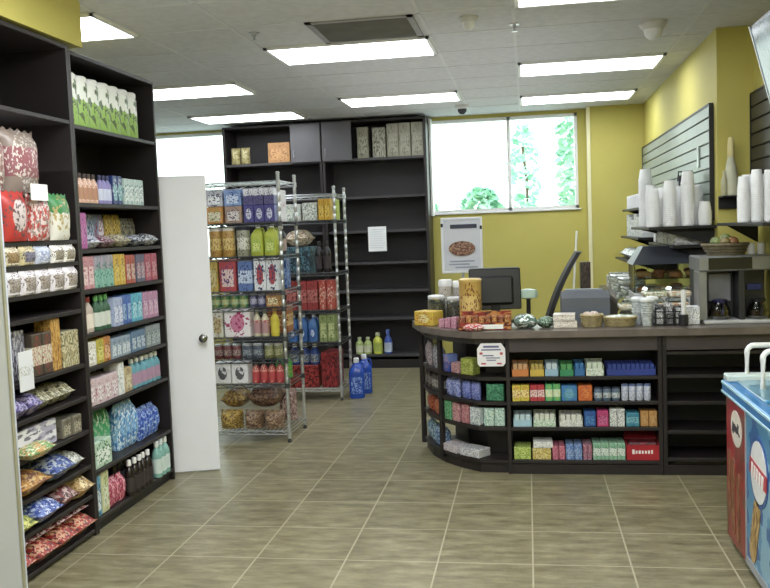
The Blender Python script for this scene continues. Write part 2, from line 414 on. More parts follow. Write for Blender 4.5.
# ------------------------------------------------------------------ dark wooden shelving, left
def bay(name, label, y0, y1, zs, ztop, x0=-2.79, x1=-2.385, t=.022):
    root = thing(name, label, 'shelving', ((x0+x1)/2, (y0+y1)/2, 0), 0)
    M = Matrix.Translation((-(x0+x1)/2, -(y0+y1)/2, 0))
    def P(nm, b, m): bmesh.ops.transform(b, matrix=M, verts=b.verts[:]); return obj(nm, b, m, root)
    for ya in (y0, y1-t): b = BM(); bx(b, x0, x1, ya, ya+t, 0, ztop, .002); P('side_panel', b, DARK)
    b = BM(); bx(b, x0, x0+.012, y0+t, y1-t, 0, ztop-.02); P('back_panel', b, DARK2)
    b = BM(); bx(b, x0, x1, y0+t, y1-t, ztop-.022, ztop, .002); P('top_panel', b, DARK)
    b = BM(); bx(b, x1-.045, x1-.03, y0+t, y1-t, 0, .058); P('kick_board', b, DARK2)
    for z in zs: b = BM(); bx(b, x0+.012, x1-.003-(.065 if z == 1.86 else 0), y0+t, y1-t, z-.022, z, .002); P('shelf', b, DARK)
    return root
FBZ = (2.25, 1.83, 1.575, 1.35, 1.11, .925, .70, .345, .08)
NBZ = (2.265, 1.86, 1.63, 1.515, 1.371, 1.257, .96, .78, .595, .40, .235, .04)
bay('wooden_shelving', 'dark wooden shelving bay beside the white door, green and white canisters on top', 4.408, 5.487, FBZ, 2.64)
bay('wooden_shelving', 'dark wooden shelving bay under the yellow soffit, with red foil bags, top shelf empty', 3.30, 4.408, NBZ, 2.66)
FL = Frame(-2.388, 0, PI/2)
Y = lambda f: 4.437+f*1.012
def frow(i, nth, segs): row(FL, FBZ[i], "on far bay's %s shelf" % nth, 'the divider', False, [(Y(s[0]), Y(s[1]))+tuple(s[2:]) for s in segs])
frow(0, 'top', [(.0, .86, 7, 'can', 'canister', .285, .13, (pr('#98c25c', '#eef2ea', '#5f7350', 'top', 2.), WHITE), 'tall green and white canister')])
frow(1, 'second', [
    (.01, .27, 5, 'bottle', 'lotion_bottle', .165, .06, (pr('#d6a58c', '#c98a6b', '#f0e2d8', 'band'), plain('#4b3f3c'), plain('#b98466')), 'peach lotion bottle'),
    (.28, .42, 3, 'bottle', 'lotion_bottle', .165, .06, (plain('#8f86c4'), plain('#3c3f66'), plain('#c9cfe8')), 'lavender lotion bottle'),
    (.43, .55, 2, 'box', 'toiletry_box', .17, .1, (pr('#2a3d7c', '#5fa3a8', '#c9d6e8'),), 'navy toiletry box'),
    (.57, .84, 4, 'box', 'toiletry_box', .16, .1, (pr('#b9cfc9', '#dfe8e4', '#3c6f8f'),), 'pale mint toiletry box')])
frow(2, 'third', [
    (.0, .1, 1, 'box', 'gift_box', .2, .12, (pr('#b2559a', '#c06aa8', '#7d3f80'),), 'magenta gift box'),
    (.20, .44, 3, 'bag', 'snack_pouch', .2, .05, (pr('#7d93b8', '#c9d3e6', '#34507c', 'blob'),), 'pale blue upright pouch', {'v': .14}),
    (.45, .57, 1, 'bag', 'snack_pouch', .2, .05, (pr('#8fa0c8', '#e6e0ea', '#b33c4c', 'oval'),), 'upright pouch with a red oval mark', {'v': .14}),
    (.58, .78, 2, 'bag', 'snack_pouch', .2, .05, (pr('#c9a53c', '#e0c25a', '#7c6a2c', 'blob'),), 'mustard upright pouch', {'v': .14}),
    (.79, .99, 2, 'bag', 'snack_pouch', .18, .05, (pr('#6a6650', '#a09a80', '#2f3a4a', 'blob'),), 'olive upright pouch', {'v': .14}),
    (.105, .21, 1, 'pack', 'wipes_pack', .075, .15, (pr('#b8bccb', '#e6e8ee', '#4a5470', 'blob'),), 'grey and white wipes pack', {'v': -.015}),
    (.22, .38, 1, 'pack', 'wipes_pack', .07, .15, (pr('#7a3446', '#c9b7bd', '#3a2a3c', 'blob'),), 'maroon wipes pack lying flat', {'v': -.015}),
    (.39, .6, 1, 'pack', 'wipes_pack', .075, .15, (pr('#d8cba8', '#a39a7c', '#3f4450', 'blob'),), 'cream wipes pack lying flat', {'v': -.015}),
    (.61, .8, 1, 'pack', 'wipes_pack', .07, .15, (pr('#34425f', '#c9ccd6', '#20242e', 'blob'),), 'dark blue wipes pack lying flat', {'v': -.015}),
    (.81, .99, 1, 'pack', 'wipes_pack', .075, .15, (pr('#dcdde0', '#30405a', '#20302e', 'blob'),), 'white wipes pack nearest the door', {'v': -.015})])
frow(3, 'fourth', [
    (.0, .15, 2, 'box', 'detergent_box', .185, .12, (pr('#c38a92', '#e2c6c4', '#a84c5c'),), 'pink detergent box'),
    (.16, .37, 3, 'box', 'detergent_box', .185, .12, (pr('#7fb5a5', '#a39aa8', '#2f6f66', 'top'),), 'teal detergent box'),
    (.38, .52, 2, 'box', 'detergent_box', .185, .12, (pr('#cfa838', '#d9c05e', '#7c5a2c'),), 'yellow detergent box'),
    (.53, .66, 2, 'box', 'detergent_box', .175, .12, (pr('#b5503f', '#d9b7a8', '#5c2f36'),), 'brick red detergent box'),
    (.67, .8, 2, 'box', 'detergent_box', .175, .12, (pr('#5a5f78', '#b9aab5', '#8c3848'),), 'slate detergent box'),
    (.81, .98, 2, 'box', 'detergent_box', .175, .12, (pr('#b8566a', '#d38c94', '#70303f'),), 'rose detergent box')])
frow(4, 'fifth', [
    (.0, .14, 2, 'bottle', 'cleaner_bottle', .2, .08, (plain('#b7a698'), plain('#a23a35'), plain('#ded3c4')), 'beige cleaner bottle with red cap'),
    (.15, .33, 3, 'bottle', 'cleaner_bottle', .2, .08, (plain('#2c5a3c'), plain('#5fae5a'), plain('#c9cfc4')), 'dark green cleaner bottle'),
    (.34, .46, 2, 'box', 'tissue_box', .17, .12, (pr('#a8b4d6', '#dfe3ee', '#5a68b0'),), 'pale violet tissue box'),
    (.46, .58, 2, 'box', 'tissue_box', .175, .12, (pr('#4a6fc0', '#9fc0e6', '#28407c'),), 'royal blue tissue box'),
    (.59, .74, 2, 'box', 'tissue_box', .175, .12, (pr('#58b5cf', '#a8dce6', '#2c6fa0'),), 'cyan tissue box'),
    (.75, .96, 3, 'box', 'tissue_box', .17, .12, (pr('#c08aa8', '#d9b5c6', '#8a5f9c'),), 'mauve tissue box')])
frow(5, 'sixth', [
    (.0, .11, 1, 'box', 'bandage_box', .135, .1, (pr('#dcd8cc', '#efeee8', '#a8a08a'),), 'white bandage box'),
    (.12, .2, 1, 'box', 'bandage_box', .14, .1, (pr('#bfae3e', '#d9cf6a', '#6f7a34'),), 'yellow bandage box'),
    (.2, .28, 1, 'box', 'bandage_box', .145, .1, (pr('#c9803c', '#e0b080', '#7c4a2c'),), 'orange bandage box'),
    (.29, .54, 4, 'box', 'medicine_box', .12, .09, (pr('#8fa0b2', '#d6dde2', '#3f6a8a'),), 'pale grey medicine box'),
    (.55, .75, 3, 'box', 'medicine_box', .13, .09, (pr('#5f7fa0', '#c3d2de', '#274a6c'),), 'steel blue medicine box'),
    (.76, .97, 3, 'box', 'medicine_box', .14, .09, (pr('#8c9698', '#bcc6c6', '#3c5a5f'),), 'grey medicine box')])
frow(6, 'seventh', [
    (.18, .70, 5, 'bottle', 'shampoo_bottle', .2, .09, (plain('#2c4a50'), plain('#e6e4dc'), plain('#4a6a70')), 'dark teal shampoo bottle', {'v': .135}),
    (.0, .35, 4, 'box', 'soap_box', .15, .12, (pr('#d3bcc2', '#eae2e4', '#b06f84'),), 'pinkish soap box'),
    (.36, .43, 1, 'box', 'soap_box', .195, .1, (pr('#e6e8e6', '#f2f3f0', '#a8b5b2'),), 'tall white soap box'),
    (.44, .54, 1, 'box', 'soap_box', .15, .1, (pr('#bfa878', '#ded0a8', '#70605a'),), 'tan soap box'),
    (.56, .96, 6, 'bottle', 'mouthwash_bottle', .185, .08, (plain('#5fa3b5'), plain('#e9ece8'), plain('#b08aa6')), 'small aqua mouthwash bottle')])
frow(7, 'eighth', [
    (.13, .42, 4, 'bag', 'napkin_pack', .29, .08, (pr('#1f8f52', '#4fbf7c', '#d2ead6', 'band'),), 'green wrapped napkin pack', {'v': .11}),
    (.01, .22, 1, 'box', 'napkin_box', .15, .09, (pr('#b9d6be', '#e6efe6', '#3c7c50'),), 'white and green napkin box'),
    (.43, .66, 3, 'bag', 'paper_towel_pack', .28, .12, (pr('#3c7fc9', '#86bde6', '#e0eef6', 'blob'),), 'sky blue paper pack', {'v': .04}),
    (.67, .95, 3, 'bag', 'paper_towel_pack', .2, .12, (pr('#2448b0', '#3f6ad2', '#a8c3ea', 'blob'),), 'deep blue paper pack', {'v': .03})])
frow(8, 'bottom', [
    (.0, .065, 1, 'box', 'diaper_box', .225, .1, (pr('#6aa8c6', '#dbe6ea', '#2f5f80'),), 'blue and white carton'),
    (.075, .16, 1, 'box', 'diaper_box', .235, .1, (pr('#cfd09a', '#e2e6c9', '#8fa04f'),), 'pale yellow carton'),
    (.20, .40, 3, 'bottle', 'softener_bottle', .235, .09, (plain('#6a5f96'), plain('#b8aed2'), plain('#9a8fc0')), 'purple softener bottle', {'v': .12}),
    (.17, .37, 3, 'bag', 'wafer_pack', .16, .08, (pr('#c03a5a', '#e69aa8', '#8c1f3c', 'blob'),), 'crimson pack', {'v': .01}),
    (.39, .7, 5, 'bottle', 'soda_bottle', .215, .09, (plain('#241a1a', .2), plain('#f2f2ee'), plain('#38302e')), 'dark cola bottle with white cap', {'v': -.02}),
    (.42, .76, 5, 'bottle', 'soda_bottle', .235, .09, (plain('#2a2222', .2), plain('#f0f2f2'), plain('#46505a')), 'back row dark cola bottle', {'v': .1}),
    (.77, .97, 3, 'bottle', 'soda_bottle', .235, .09, (plain('#7fb5aa', .25), plain('#e9efec'), plain('#cfe0da')), 'pale teal bottle with white cap', {'v': -.02})])
def nrow(i, ph, segs): row(FL, NBZ[i], 'on %s under soffit' % ph, 'the divider', True, segs)
nrow(1, 'high coffee shelf', [
    (3.58, 3.875, 1, 'bag', 'coffee_bag', .29, .14, (pr('#a08f84', '#8a5a54', '#dcd6ce', 'blob', 5),), 'brown foil coffee bag cut by the picture edge', {'v': .02}),
    (3.88, 4.175, 1, 'bag', 'coffee_bag', .32, .14, (pr('#8f7d72', '#93525a', '#cfc6bd', 'band', 6),), 'brown foil coffee bag with a dull red band', {'v': .02})])
nrow(2, 'second stocked shelf', [
    (3.70, 3.91, 1, 'bag', 'candy_bag', .235, .095, (pr('#c8322c', '#c9b8b4', '#5f4a4c', 'oval', 5),), 'red candy bag with grey picture', {'v': -.045}),
    (3.50, 3.69, 1, 'bag', 'candy_bag', .235, .095, (pr('#cc3a2c', '#d2b0a4', '#6f3a3c', 'oval', 5),), 'red candy bag half hidden by the white panel', {'v': -.045}),
    (3.915, 4.10, 1, 'bag', 'candy_bag', .23, .095, (pr('#c63430', '#d8c6c2', '#8f7c74', 'blob', 5),), 'red and white candy bag beside the green topped pouch', {'v': -.045}),
    (4.115, 4.295, 1, 'bag', 'nut_pouch', .235, .09, (pr('#dcd9cb', '#3c8a4a', '#b09a5c', 'top', 3),), 'cream pouch with green top', {'v': -.045})])
nrow(3, 'upper nut shelf', [
    (3.70, 3.83, 1, 'bag', 'nut_pouch', .09, .07, (pr('#d9cfb0', '#9a7c4f', '#6f5a3c', 'panel'),), 'squat tan nut pouch', {'v': -.03}),
    (3.835, 3.96, 1, 'bag', 'nut_pouch', .09, .07, (pr('#cfc08f', '#7a7688', '#4f4a5c', 'panel'),), 'squat grey fronted nut pouch', {'v': -.03}),
    (3.965, 4.10, 1, 'bag', 'nut_pouch', .09, .07, (pr('#b7bfd6', '#93a0c8', '#dfe2ea', 'panel'),), 'squat pale blue nut pouch', {'v': -.03}),
    (4.11, 4.34, 2, 'bag', 'nut_pouch', .09, .07, (pr('#e6e2dc', '#9a8f7c', '#5f5648', 'panel'),), 'white pouch of brown nuts', {'v': -.03})])
nrow(4, 'lower nut shelf', [
    (3.70, 4.36, 5, 'bag', 'dried_fruit_pouch', .12, .08, (pr('#e2dce2', '#a59a90', '#6f5f58', 'panel', 5),), 'white dried fruit pouch', {'v': -.03})])
nrow(6, 'mid shelf', [
    (3.55, 3.72, 1, 'box', 'biscuit_box', .2, .1, (pr('#5f5a66', '#a8a3ae', '#2c2a34', 'blob'),), 'grey biscuit box behind white panel'),
    (3.73, 3.92, 2, 'box', 'biscuit_box', .24, .1, (pr('#7c7a88', '#c2c0c8', '#3a3844', 'blob'),), 'grey patterned biscuit box', {'v': .05}),
    (3.925, 4.10, 2, 'box', 'biscuit_box', .21, .1, (pr('#4f4438', '#d0c8b0', '#a83a34', 'band', 6),), 'dark biscuit box with pale label'),
    (4.105, 4.19, 1, 'box', 'biscuit_box', .272, .1, (pr('#c08a3c', '#d6a854', '#8a5a2c', 'blob'),), 'tall orange biscuit box'),
    (4.195, 4.36, 2, 'box', 'biscuit_box', .19, .1, (pr('#a89a6c', '#cfc6a0', '#5f6040', 'blob'),), 'sandy biscuit box')])
nrow(7, 'purple pack shelf', [
    (3.68, 3.95, 2, 'pack', 'cookie_pack', .11, .2, (pr('#5c4f96', '#a89cc8', '#2f2a50', 'blob'),), 'purple cookie pack', {'v': -.02}),
    (3.96, 4.30, 3, 'pack', 'cookie_pack', .1, .2, (pr('#8f8a68', '#c9c4a4', '#4a4438', 'blob'),), 'khaki cookie pack', {'v': .01})])
nrow(8, 'flat box shelf', [
    (3.68, 4.13, 1, 'box', 'cake_box', .125, .22, (pr('#b9b5cc', '#ecebf0', '#7c7a8c', 'blob', 2),), 'big white flat cake box', {'v': .03}),
    (3.68, 3.92, 1, 'pack', 'cake_pack', .07, .1, (pr('#6fa05a', '#d0a05f', '#e0e4c0', 'blob'),), 'green and orange cake pack', {'v': -.085}),
    (4.15, 4.34, 2, 'box', 'cake_box', .1, .15, (pr('#7a7464', '#b0a890', '#3c3a30'),), 'small grey brown cake box')])
nrow(9, 'fourth lowest shelf', [
    (3.66, 3.96, 1, 'pack', 'chip_bag', .12, .26, (pr('#c9862f', '#8f4f34', '#e6c070', 'blob'),), 'orange chip bag lying flat', {'v': -.03, 'cat': 'chip bag'}),
    (3.97, 4.20, 1, 'pack', 'chip_bag', .125, .26, (pr('#3c55a0', '#a8b2be', '#23306a', 'blob'),), 'blue and silver chip bag lying flat', {'v': -.03}),
    (4.205, 4.34, 1, 'pack', 'chip_bag', .1, .22, (pr('#a8aaa0', '#dcdcd2', '#70726c', 'blob'),), 'silver chip bag lying flat', {'v': 0})])
nrow(10, 'third lowest shelf', [
    (3.64, 3.80, 1, 'pack', 'chip_bag', .1, .28, (pr('#a8b03c', '#d9d470', '#5f7030', 'blob'),), 'lime chip bag', {'v': -.04}),
    (3.81, 4.03, 1, 'pack', 'chip_bag', .12, .28, (pr('#2f4aa6', '#6f86d0', '#c9d2ea', 'blob'),), 'bright blue chip bag', {'v': -.04}),
    (4.035, 4.21, 1, 'pack', 'chip_bag', .13, .28, (pr('#7c3438', '#c0a09a', '#3c2428', 'blob'),), 'maroon chip bag', {'v': -.03}),
    (4.215, 4.37, 1, 'pack', 'chip_bag', .13, .28, (pr('#c09a5a', '#e2cf9c', '#7c5a34', 'blob'),), 'tan chip bag', {'v': -.03})])
nrow(11, 'bottom shelf', [
    (3.60, 4.37, 4, 'pack', 'chip_bag', .122, .3, (pr('#b82f2c', '#d8a07a', '#5c2530', 'blob', 5),), 'red and orange chip bag', {'v': -.03}),
    (3.66, 4.34, 4, 'pack', 'chip_bag', .045, .24, (pr('#9c2f36', '#cfb5b0', '#4a2028', 'blob', 5),), 'upper red chip bag', {'v': -.0, 'dz': .125})])
def card(name, label, y0, y1, z0, z1, x, c1, c2):
    b = BM(); box(b, (0, 0, (z1-z0)/2), (.004, y1-y0, z1-z0), .001); o = obj(name, b, c1); o.location = (x, (y0+y1)/2, z0)
    tag(o, label, 'card')
    h_ = BM(); box(h_, ((-2.386-x)/2-.001, 0, (z1-z0)*.45), (abs(-2.386-x), .03, .006), .001); obj('holder', h_, BLACK, o); return o
card('price_card', 'small white card hung on the shelf front under the brown coffee bags', 3.88, 4.03, 1.825, 1.905, -2.335, plain('#e6e7e6', .6, var=.02), None)
card('price_card', 'pale card hung on the shelf front beside the dark labelled biscuit boxes', 3.74, 3.86, .92, 1.11, -2.372, pr('#dfe2e6', '#f0f0ec', '#a8a48c', 'panel', 8), None)

# ------------------------------------------------------------------ chrome wire racks
def wire_rack(label, x0, x1, y0, y1, zs, H):
    cx, cy = (x0+x1)/2, (y0+y1)/2
    root = thing('wire_rack', label, 'rack', (cx, cy, 0), 0)
    w, d = x1-x0, y1-y0
    for sx in (-1, 1):
        for sy in (-1, 1):
            b = BM(); pf = [(.014, .03)]
            z = .06
            while z < H-.03:
                pf += [(.014, z), (.0115, z+.004), (.0115, z+.007), (.014, z+.011)]; z += .075
            pf += [(.014, H-.012), (.016, H-.01), (.016, H), (.008, H+.006)]
            lathe(b, pf, 12, at=(sx*w/2, sy*d/2, 0)); p = obj('post', b, CHROME, root, smooth=True)
            b = BM(); lathe(b, [(.017, 0), (.018, .012), (.009, .022), (.009, .034)], 12, at=(sx*w/2, sy*d/2, 0)); obj('foot', b, plain('#3a3a3c', .5), p, smooth=True)
    for z in zs:
        b = BM()
        for zz in (z-.004, z-.03):
            for s in (-1, 1):
                tube(b, [(-w/2, s*d/2, zz), (w/2, s*d/2, zz)], .0045, 6); tube(b, [(s*w/2, -d/2, zz), (s*w/2, d/2, zz)], .0045, 6)
        for s in (-1, 1):     # zig-zag truss in the front and rear rails
            n = 14; pts = [(-w/2+w*i/n, s*d/2, z-.004 if i % 2 else z-.03) for i in range(n+1)]; tube(b, pts, .003, 4)
        for i in range(1, 32): x = -w/2+w*i/32; bx(b, x-.0018, x+.0018, -d/2, d/2, z-.004, z)
        for s in (-1, 1):
            for q in (-1, 1): lathe(b, [(.02, z-.035), (.019, z+.002)], 10, at=(s*w/2, q*d/2, 0))
        obj('shelf', b, CHROME if z in (zs[0], zs[-1]) else WIRE, root)
    return root
RZ = (2.03, 1.715, 1.455, 1.165, 1.06, .828, .665, .46, .13, .075)
RZ1 = (2.03, 1.715, 1.455, 1.185, 1.06, .828, .655, .46, .09)
wire_rack('chrome wire rack nearest the white door, topped by a bare shelf', -2.95, -1.866, 6.50, 6.975, RZ1, 2.09)
F1 = Frame(0, 6.5, 0)
def rrow(i, nth, segs): row(F1, RZ1[i], "on near rack's %s" % nth, 'the front post', True, [tuple(s) for s in segs])
rrow(1, 'second shelf', [
    (-2.46, -2.32, 1, 'box', 'tea_box', .13, .16, (pr('#c98a4a', '#dcd6c0', '#8a8f3c'),), 'orange and cream tea box'),
    (-2.31, -2.17, 1, 'box', 'tea_box', .13, .16, (pr('#a88a78', '#d8d2cc', '#5a4a6a'),), 'tan tea box'),
    (-2.16, -1.91, 3, 'box', 'tea_box', .13, .16, (pr('#4f4a96', '#c9cbe0', '#2c2858', 'oval'),), 'violet tea box', {'v': .02}),
    (-2.46, -2.32, 1, 'box', 'tea_box', .125, .16, (pr('#b9bcc8', '#e6e8ee', '#44425f'),), 'stacked pale grey tea box', {'dz': .132}),
    (-2.31, -2.17, 1, 'box', 'tea_box', .125, .16, (pr('#7f9cd2', '#c8d6ee', '#3c56a0'),), 'stacked sky blue tea box', {'dz': .132}),
    (-2.16, -1.91, 3, 'box', 'tea_box', .125, .16, (pr('#5a5488', '#dcdce6', '#332f5a', 'top'),), 'stacked purple and white tea box', {'dz': .132, 'v': .02}),
    (-2.1, -1.91, 1, 'box', 'sugar_box', .25, .14, (pr('#d9d6d8', '#eeebea', '#c08a94'),), 'white carton behind the violet boxes', {'v': .24})])
rrow(2, 'third shelf', [
    (-2.46, -2.25, 2, 'jar', 'sauce_jar', .235, .11, (pr('#b98f3f', '#d8c070', '#a0522c', 'band'), plain('#ece8de')), 'amber jar with white lid'),
    (-2.24, -2.13, 1, 'jar', 'sauce_jar', .235, .11, (pr('#9a9a86', '#d8d8cc', '#4f4a3c', 'band'), plain('#36344a')), 'grey jar with dark lid'),
    (-2.12, -1.9, 2, 'jug', 'juice_jug', .24, .12, (plain('#b5c03c', .3), plain('#e6e6da'), pr('#a8c04a', '#d6de7c', '#70902c')), 'lime green juice jug'),
    (-2.08, -1.9, 2, 'bottle', 'water_bottle', .24, .09, (plain('#3a3a3c', .3), plain('#e2e2e0'), plain('#a8948a')), 'dark bottle in the back row', {'v': .24})])
rrow(3, 'fourth shelf', [
    (-2.47, -2.39, 1, 'box', 'cereal_box', .25, .12, (pr('#c9a84c', '#d8c88a', '#8a7a3c'),), 'mustard cereal box'),
    (-2.38, -2.24, 1, 'box', 'cereal_box', .25, .12, (pr('#c2484a', '#e0c4c0', '#5f3a78'),), 'red cereal box'),
    (-2.23, -2.11, 1, 'box', 'cereal_box', .23, .12, (pr('#5a78b8', '#c0d0ea', '#2f3f7c', 'band'),), 'blue cereal box with white band'),
    (-2.1, -1.9, 2, 'box', 'cereal_box', .25, .12, (pr('#dcdfe6', '#b04048', '#2c3a6c', 'oval'),), 'white cereal box with red mark'),
    (-2.08, -1.9, 1, 'box', 'cereal_box', .24, .14, (pr('#34589c', '#7f9fd2', '#20366c', 'blob'),), 'blue carton in the back row', {'v': .24})])
rrow(4, 'fifth shelf', [
    (-2.46, -2.16, 4, 'can', 'food_can', .1, .08, (pr('#4f8f58', '#a8c8a0', '#c9a04c', 'band'), CHROME), 'green food can'),
    (-2.15, -2.02, 2, 'can', 'food_can', .1, .08, (pr('#4a4a7c', '#8f92b8', '#c4c0c8', 'band'), CHROME), 'indigo food can'),
    (-2.01, -1.9, 1, 'box', 'spice_box', .1, .1, (pr('#c0894c', '#e2d2a0', '#5f3a2c'),), 'ochre spice box')])
rrow(5, 'sixth shelf', [
    (-2.46, -2.37, 1, 'box', 'oat_box', .215, .12, (pr('#e0e0d4', '#c9b88a', '#8a5a3c'),), 'cream oat box'),
    (-2.36, -2.14, 1, 'box', 'oat_box', .215, .12, (pr('#ece6ea', '#d27a9c', '#b02f66', 'oval', 3),), 'wide white box with pink swirl'),
    (-2.13, -2.0, 2, 'bottle', 'syrup_bottle', .21, .08, (pr('#c8bfa0', '#b5505a', '#e6e0cc', 'band'), plain('#8c9078'), plain('#b88a90')), 'cream bottle with pink label'),
    (-1.99, -1.92, 1, 'bottle', 'mustard_bottle', .215, .08, (plain('#d6c22e', .35), plain('#d09a2c'), plain('#dccb3a')), 'bright yellow bottle'),
    (-2.08, -1.9, 1, 'box', 'pasta_box', .21, .16, (pr('#a8643c', '#d8b070', '#8a3f2c', 'band'),), 'rust pasta box in the back row', {'v': .24})])
rrow(6, 'seventh shelf', [
    (-2.46, -2.24, 3, 'can', 'soup_can', .115, .08, (pr('#7a3a3f', '#a8908a', '#3c2428', 'band'), CHROME), 'maroon soup can'),
    (-2.23, -2.06, 2, 'can', 'soup_can', .115, .08, (pr('#5a6478', '#9aa4b0', '#353c4a', 'band'), CHROME), 'slate soup can'),
    (-2.05, -1.9, 2, 'can', 'soup_can', .115, .08, (pr('#7f8050', '#b0b080', '#4a4a30', 'band'), CHROME), 'olive soup can')])
rrow(7, 'second lowest shelf', [
    (-2.46, -2.18, 2, 'box', 'milk_carton', .165, .12, (pr('#e8e9ec', '#5a5a60', '#d9dade', 'oval', 2),), 'white carton with dark picture'),
    (-2.16, -1.9, 4, 'bottle', 'ketchup_bottle', .175, .07, (pr('#b5343a', '#d87a70', '#e6c9b0', 'band'), plain('#2a2a2e'), plain('#c8454a')), 'red sauce bottle with black cap'),
    (-2.04, -1.9, 2, 'bottle', 'juice_bottle', .185, .08, (plain('#4fae4a', .3), plain('#2f6a34'), pr('#3c8f3c', '#a8d65a', '#1f5a2c', 'blob')), 'vivid green back row bottle', {'v': .26})])
rrow(8, 'bottom shelf', [
    (-2.46, -2.27, 1, 'bag', 'rice_bag', .145, .24, (pr('#a8843c', '#c9a850', '#5f4428', 'blob'),), 'golden rice bag in front', {'v': .0}),
    (-2.26, -1.93, 2, 'bag', 'rice_bag', .14, .24, (pr('#8a6a50', '#a88a6c', '#4f382c', 'blob'),), 'brown rice bag in front', {'v': .0}),
    (-2.46, -2.25, 1, 'pack', 'rice_bag', .15, .26, (pr('#9a7a44', '#6f5034', '#c0a050', 'blob'),), 'upper golden rice sack lying flat', {'v': .1, 'dz': .148}),
    (-2.24, -1.97, 1, 'pack', 'rice_bag', .18, .26, (pr('#6a4a3c', '#8a6a54', '#3c2a24', 'blob'),), 'upper dark brown rice sack lying flat', {'v': .1, 'dz': .148}),
    (-2.06, -1.9, 1, 'bag', 'rice_bag', .26, .13, (pr('#a08078', '#c4aaa0', '#70443c', 'blob'),), 'pinkish rice bag in the back row', {'v': .325})])
RZ2 = (1.985, 1.74, 1.50, 1.245, 1.06, .86, .70, .55, .375, .07)
RZ2 = (1.985, 1.735, 1.235, .875, .565, .12)
wire_rack('chrome wire rack further back, blue jugs on the floor beside it', -2.92, -1.80, 8.15, 8.62, RZ2, 2.05)
F2 = Frame(0, 8.15, 0)
def r2(i, nth, segs): row(F2, RZ2[i], "on far rack's %s" % nth, 'the front post', True, [tuple(s) for s in segs])
r2(1, 'second shelf', [
    (-2.32, -2.13, 1, 'box', 'noodle_box', .16, .16, (pr('#c9cdc4', '#e2e6dc', '#8fa8a0'),), 'pale grey noodle box'),
    (-2.12, -1.97, 1, 'box', 'noodle_box', .17, .16, (pr('#b8bcb0', '#dadcd2', '#7c8a84', 'blob'),), 'silver noodle box'),
    (-1.96, -1.84, 2, 'box', 'noodle_box', .2, .14, (pr('#cf9e22', '#dcb848', '#8a6a1c'),), 'gold noodle box'),
    (-2.0, -1.83, 1, 'box', 'noodle_box', .2, .16, (pr('#a8b83c', '#cfd67c', '#6a7a2c'),), 'lime noodle box in the back row', {'v': .25})])
r2(2, 'third shelf', [
    (-2.32, -2.06, 1, 'pack', 'bread_bag', .16, .26, (pr('#c0a888', '#e0d2bc', '#8a6a54', 'blob'),), 'beige bread bag on top of the blue cartons', {'dz': .252}),
    (-2.32, -2.05, 2, 'box', 'cocoa_box', .25, .28, (pr('#2c3f50', '#4f7f8f', '#1c2430', 'blob'),), 'dark blue cocoa carton'),
    (-2.02, -1.86, 2, 'bottle', 'cola_bottle', .3, .08, (plain('#201c20', .25), plain('#2c2a2e'), plain('#3a2f34')), 'black cola bottle')])
r2(3, 'fourth shelf', [
    (-2.32, -2.0, 3, 'box', 'juice_carton', .28, .2, (pr('#a83a3c', '#c8706a', '#70282c', 'band'),), 'red juice carton'),
    (-1.99, -1.84, 2, 'box', 'juice_carton', .28, .2, (pr('#c04a3c', '#b8443c', '#e0c4b0', 'top'),), 'scarlet juice carton')])
r2(4, 'fifth shelf', [
    (-2.32, -2.02, 3, 'jug', 'water_jug', .26, .14, (plain('#4a7cc4', .25), plain('#e6eaf0'), pr('#3c68b8', '#c6d8ee', '#24488c', 'oval')), 'blue water jug'),
    (-2.0, -1.84, 2, 'box', 'juice_carton', .26, .2, (pr('#8fa060', '#c0cc8a', '#4a5f34'),), 'sage green carton')])
r2(5, 'bottom shelf', [
    (-2.32, -2.02, 3, 'bottle', 'energy_drink', .2, .1, (plain('#24408f', .3), plain('#e0e2e0'), pr('#20346f', '#6a8fd0', '#d0c47c', 'blob')), 'navy drink bottle', {'dz': .222, 'v': .03, 'cat': 'bottle'}),
    (-2.32, -2.02, 1, 'box', 'soda_case', .22, .3, (pr('#9c2428', '#b8403c', '#4a1418', 'blob'),), 'dark red soda case', {'cat': 'case'}),
    (-2.0, -1.84, 1, 'box', 'soda_case', .34, .3, (pr('#8a2024', '#a83034', '#3f1014', 'blob'),), 'tall dark red soda case', {'cat': 'case'})])
BLUE = plain('#2250c4', .2)
for k, (x, y, lb) in enumerate(((-1.675, 8.28, 'blue washer fluid jug on the floor beside the rack, nearer one'), (-1.645, 8.52, 'blue washer fluid jug on the floor beside the rack, further one'))):
    place('jug', 'fluid_jug', .15, .12, .39, (BLUE, plain('#dfe4e8'), pr('#2c5cd0', '#8fb4ee', '#1c3c9c', 'blob')), (x, y, 0), .15+.1*k, lb, 'jug', 'blue jugs on the floor')
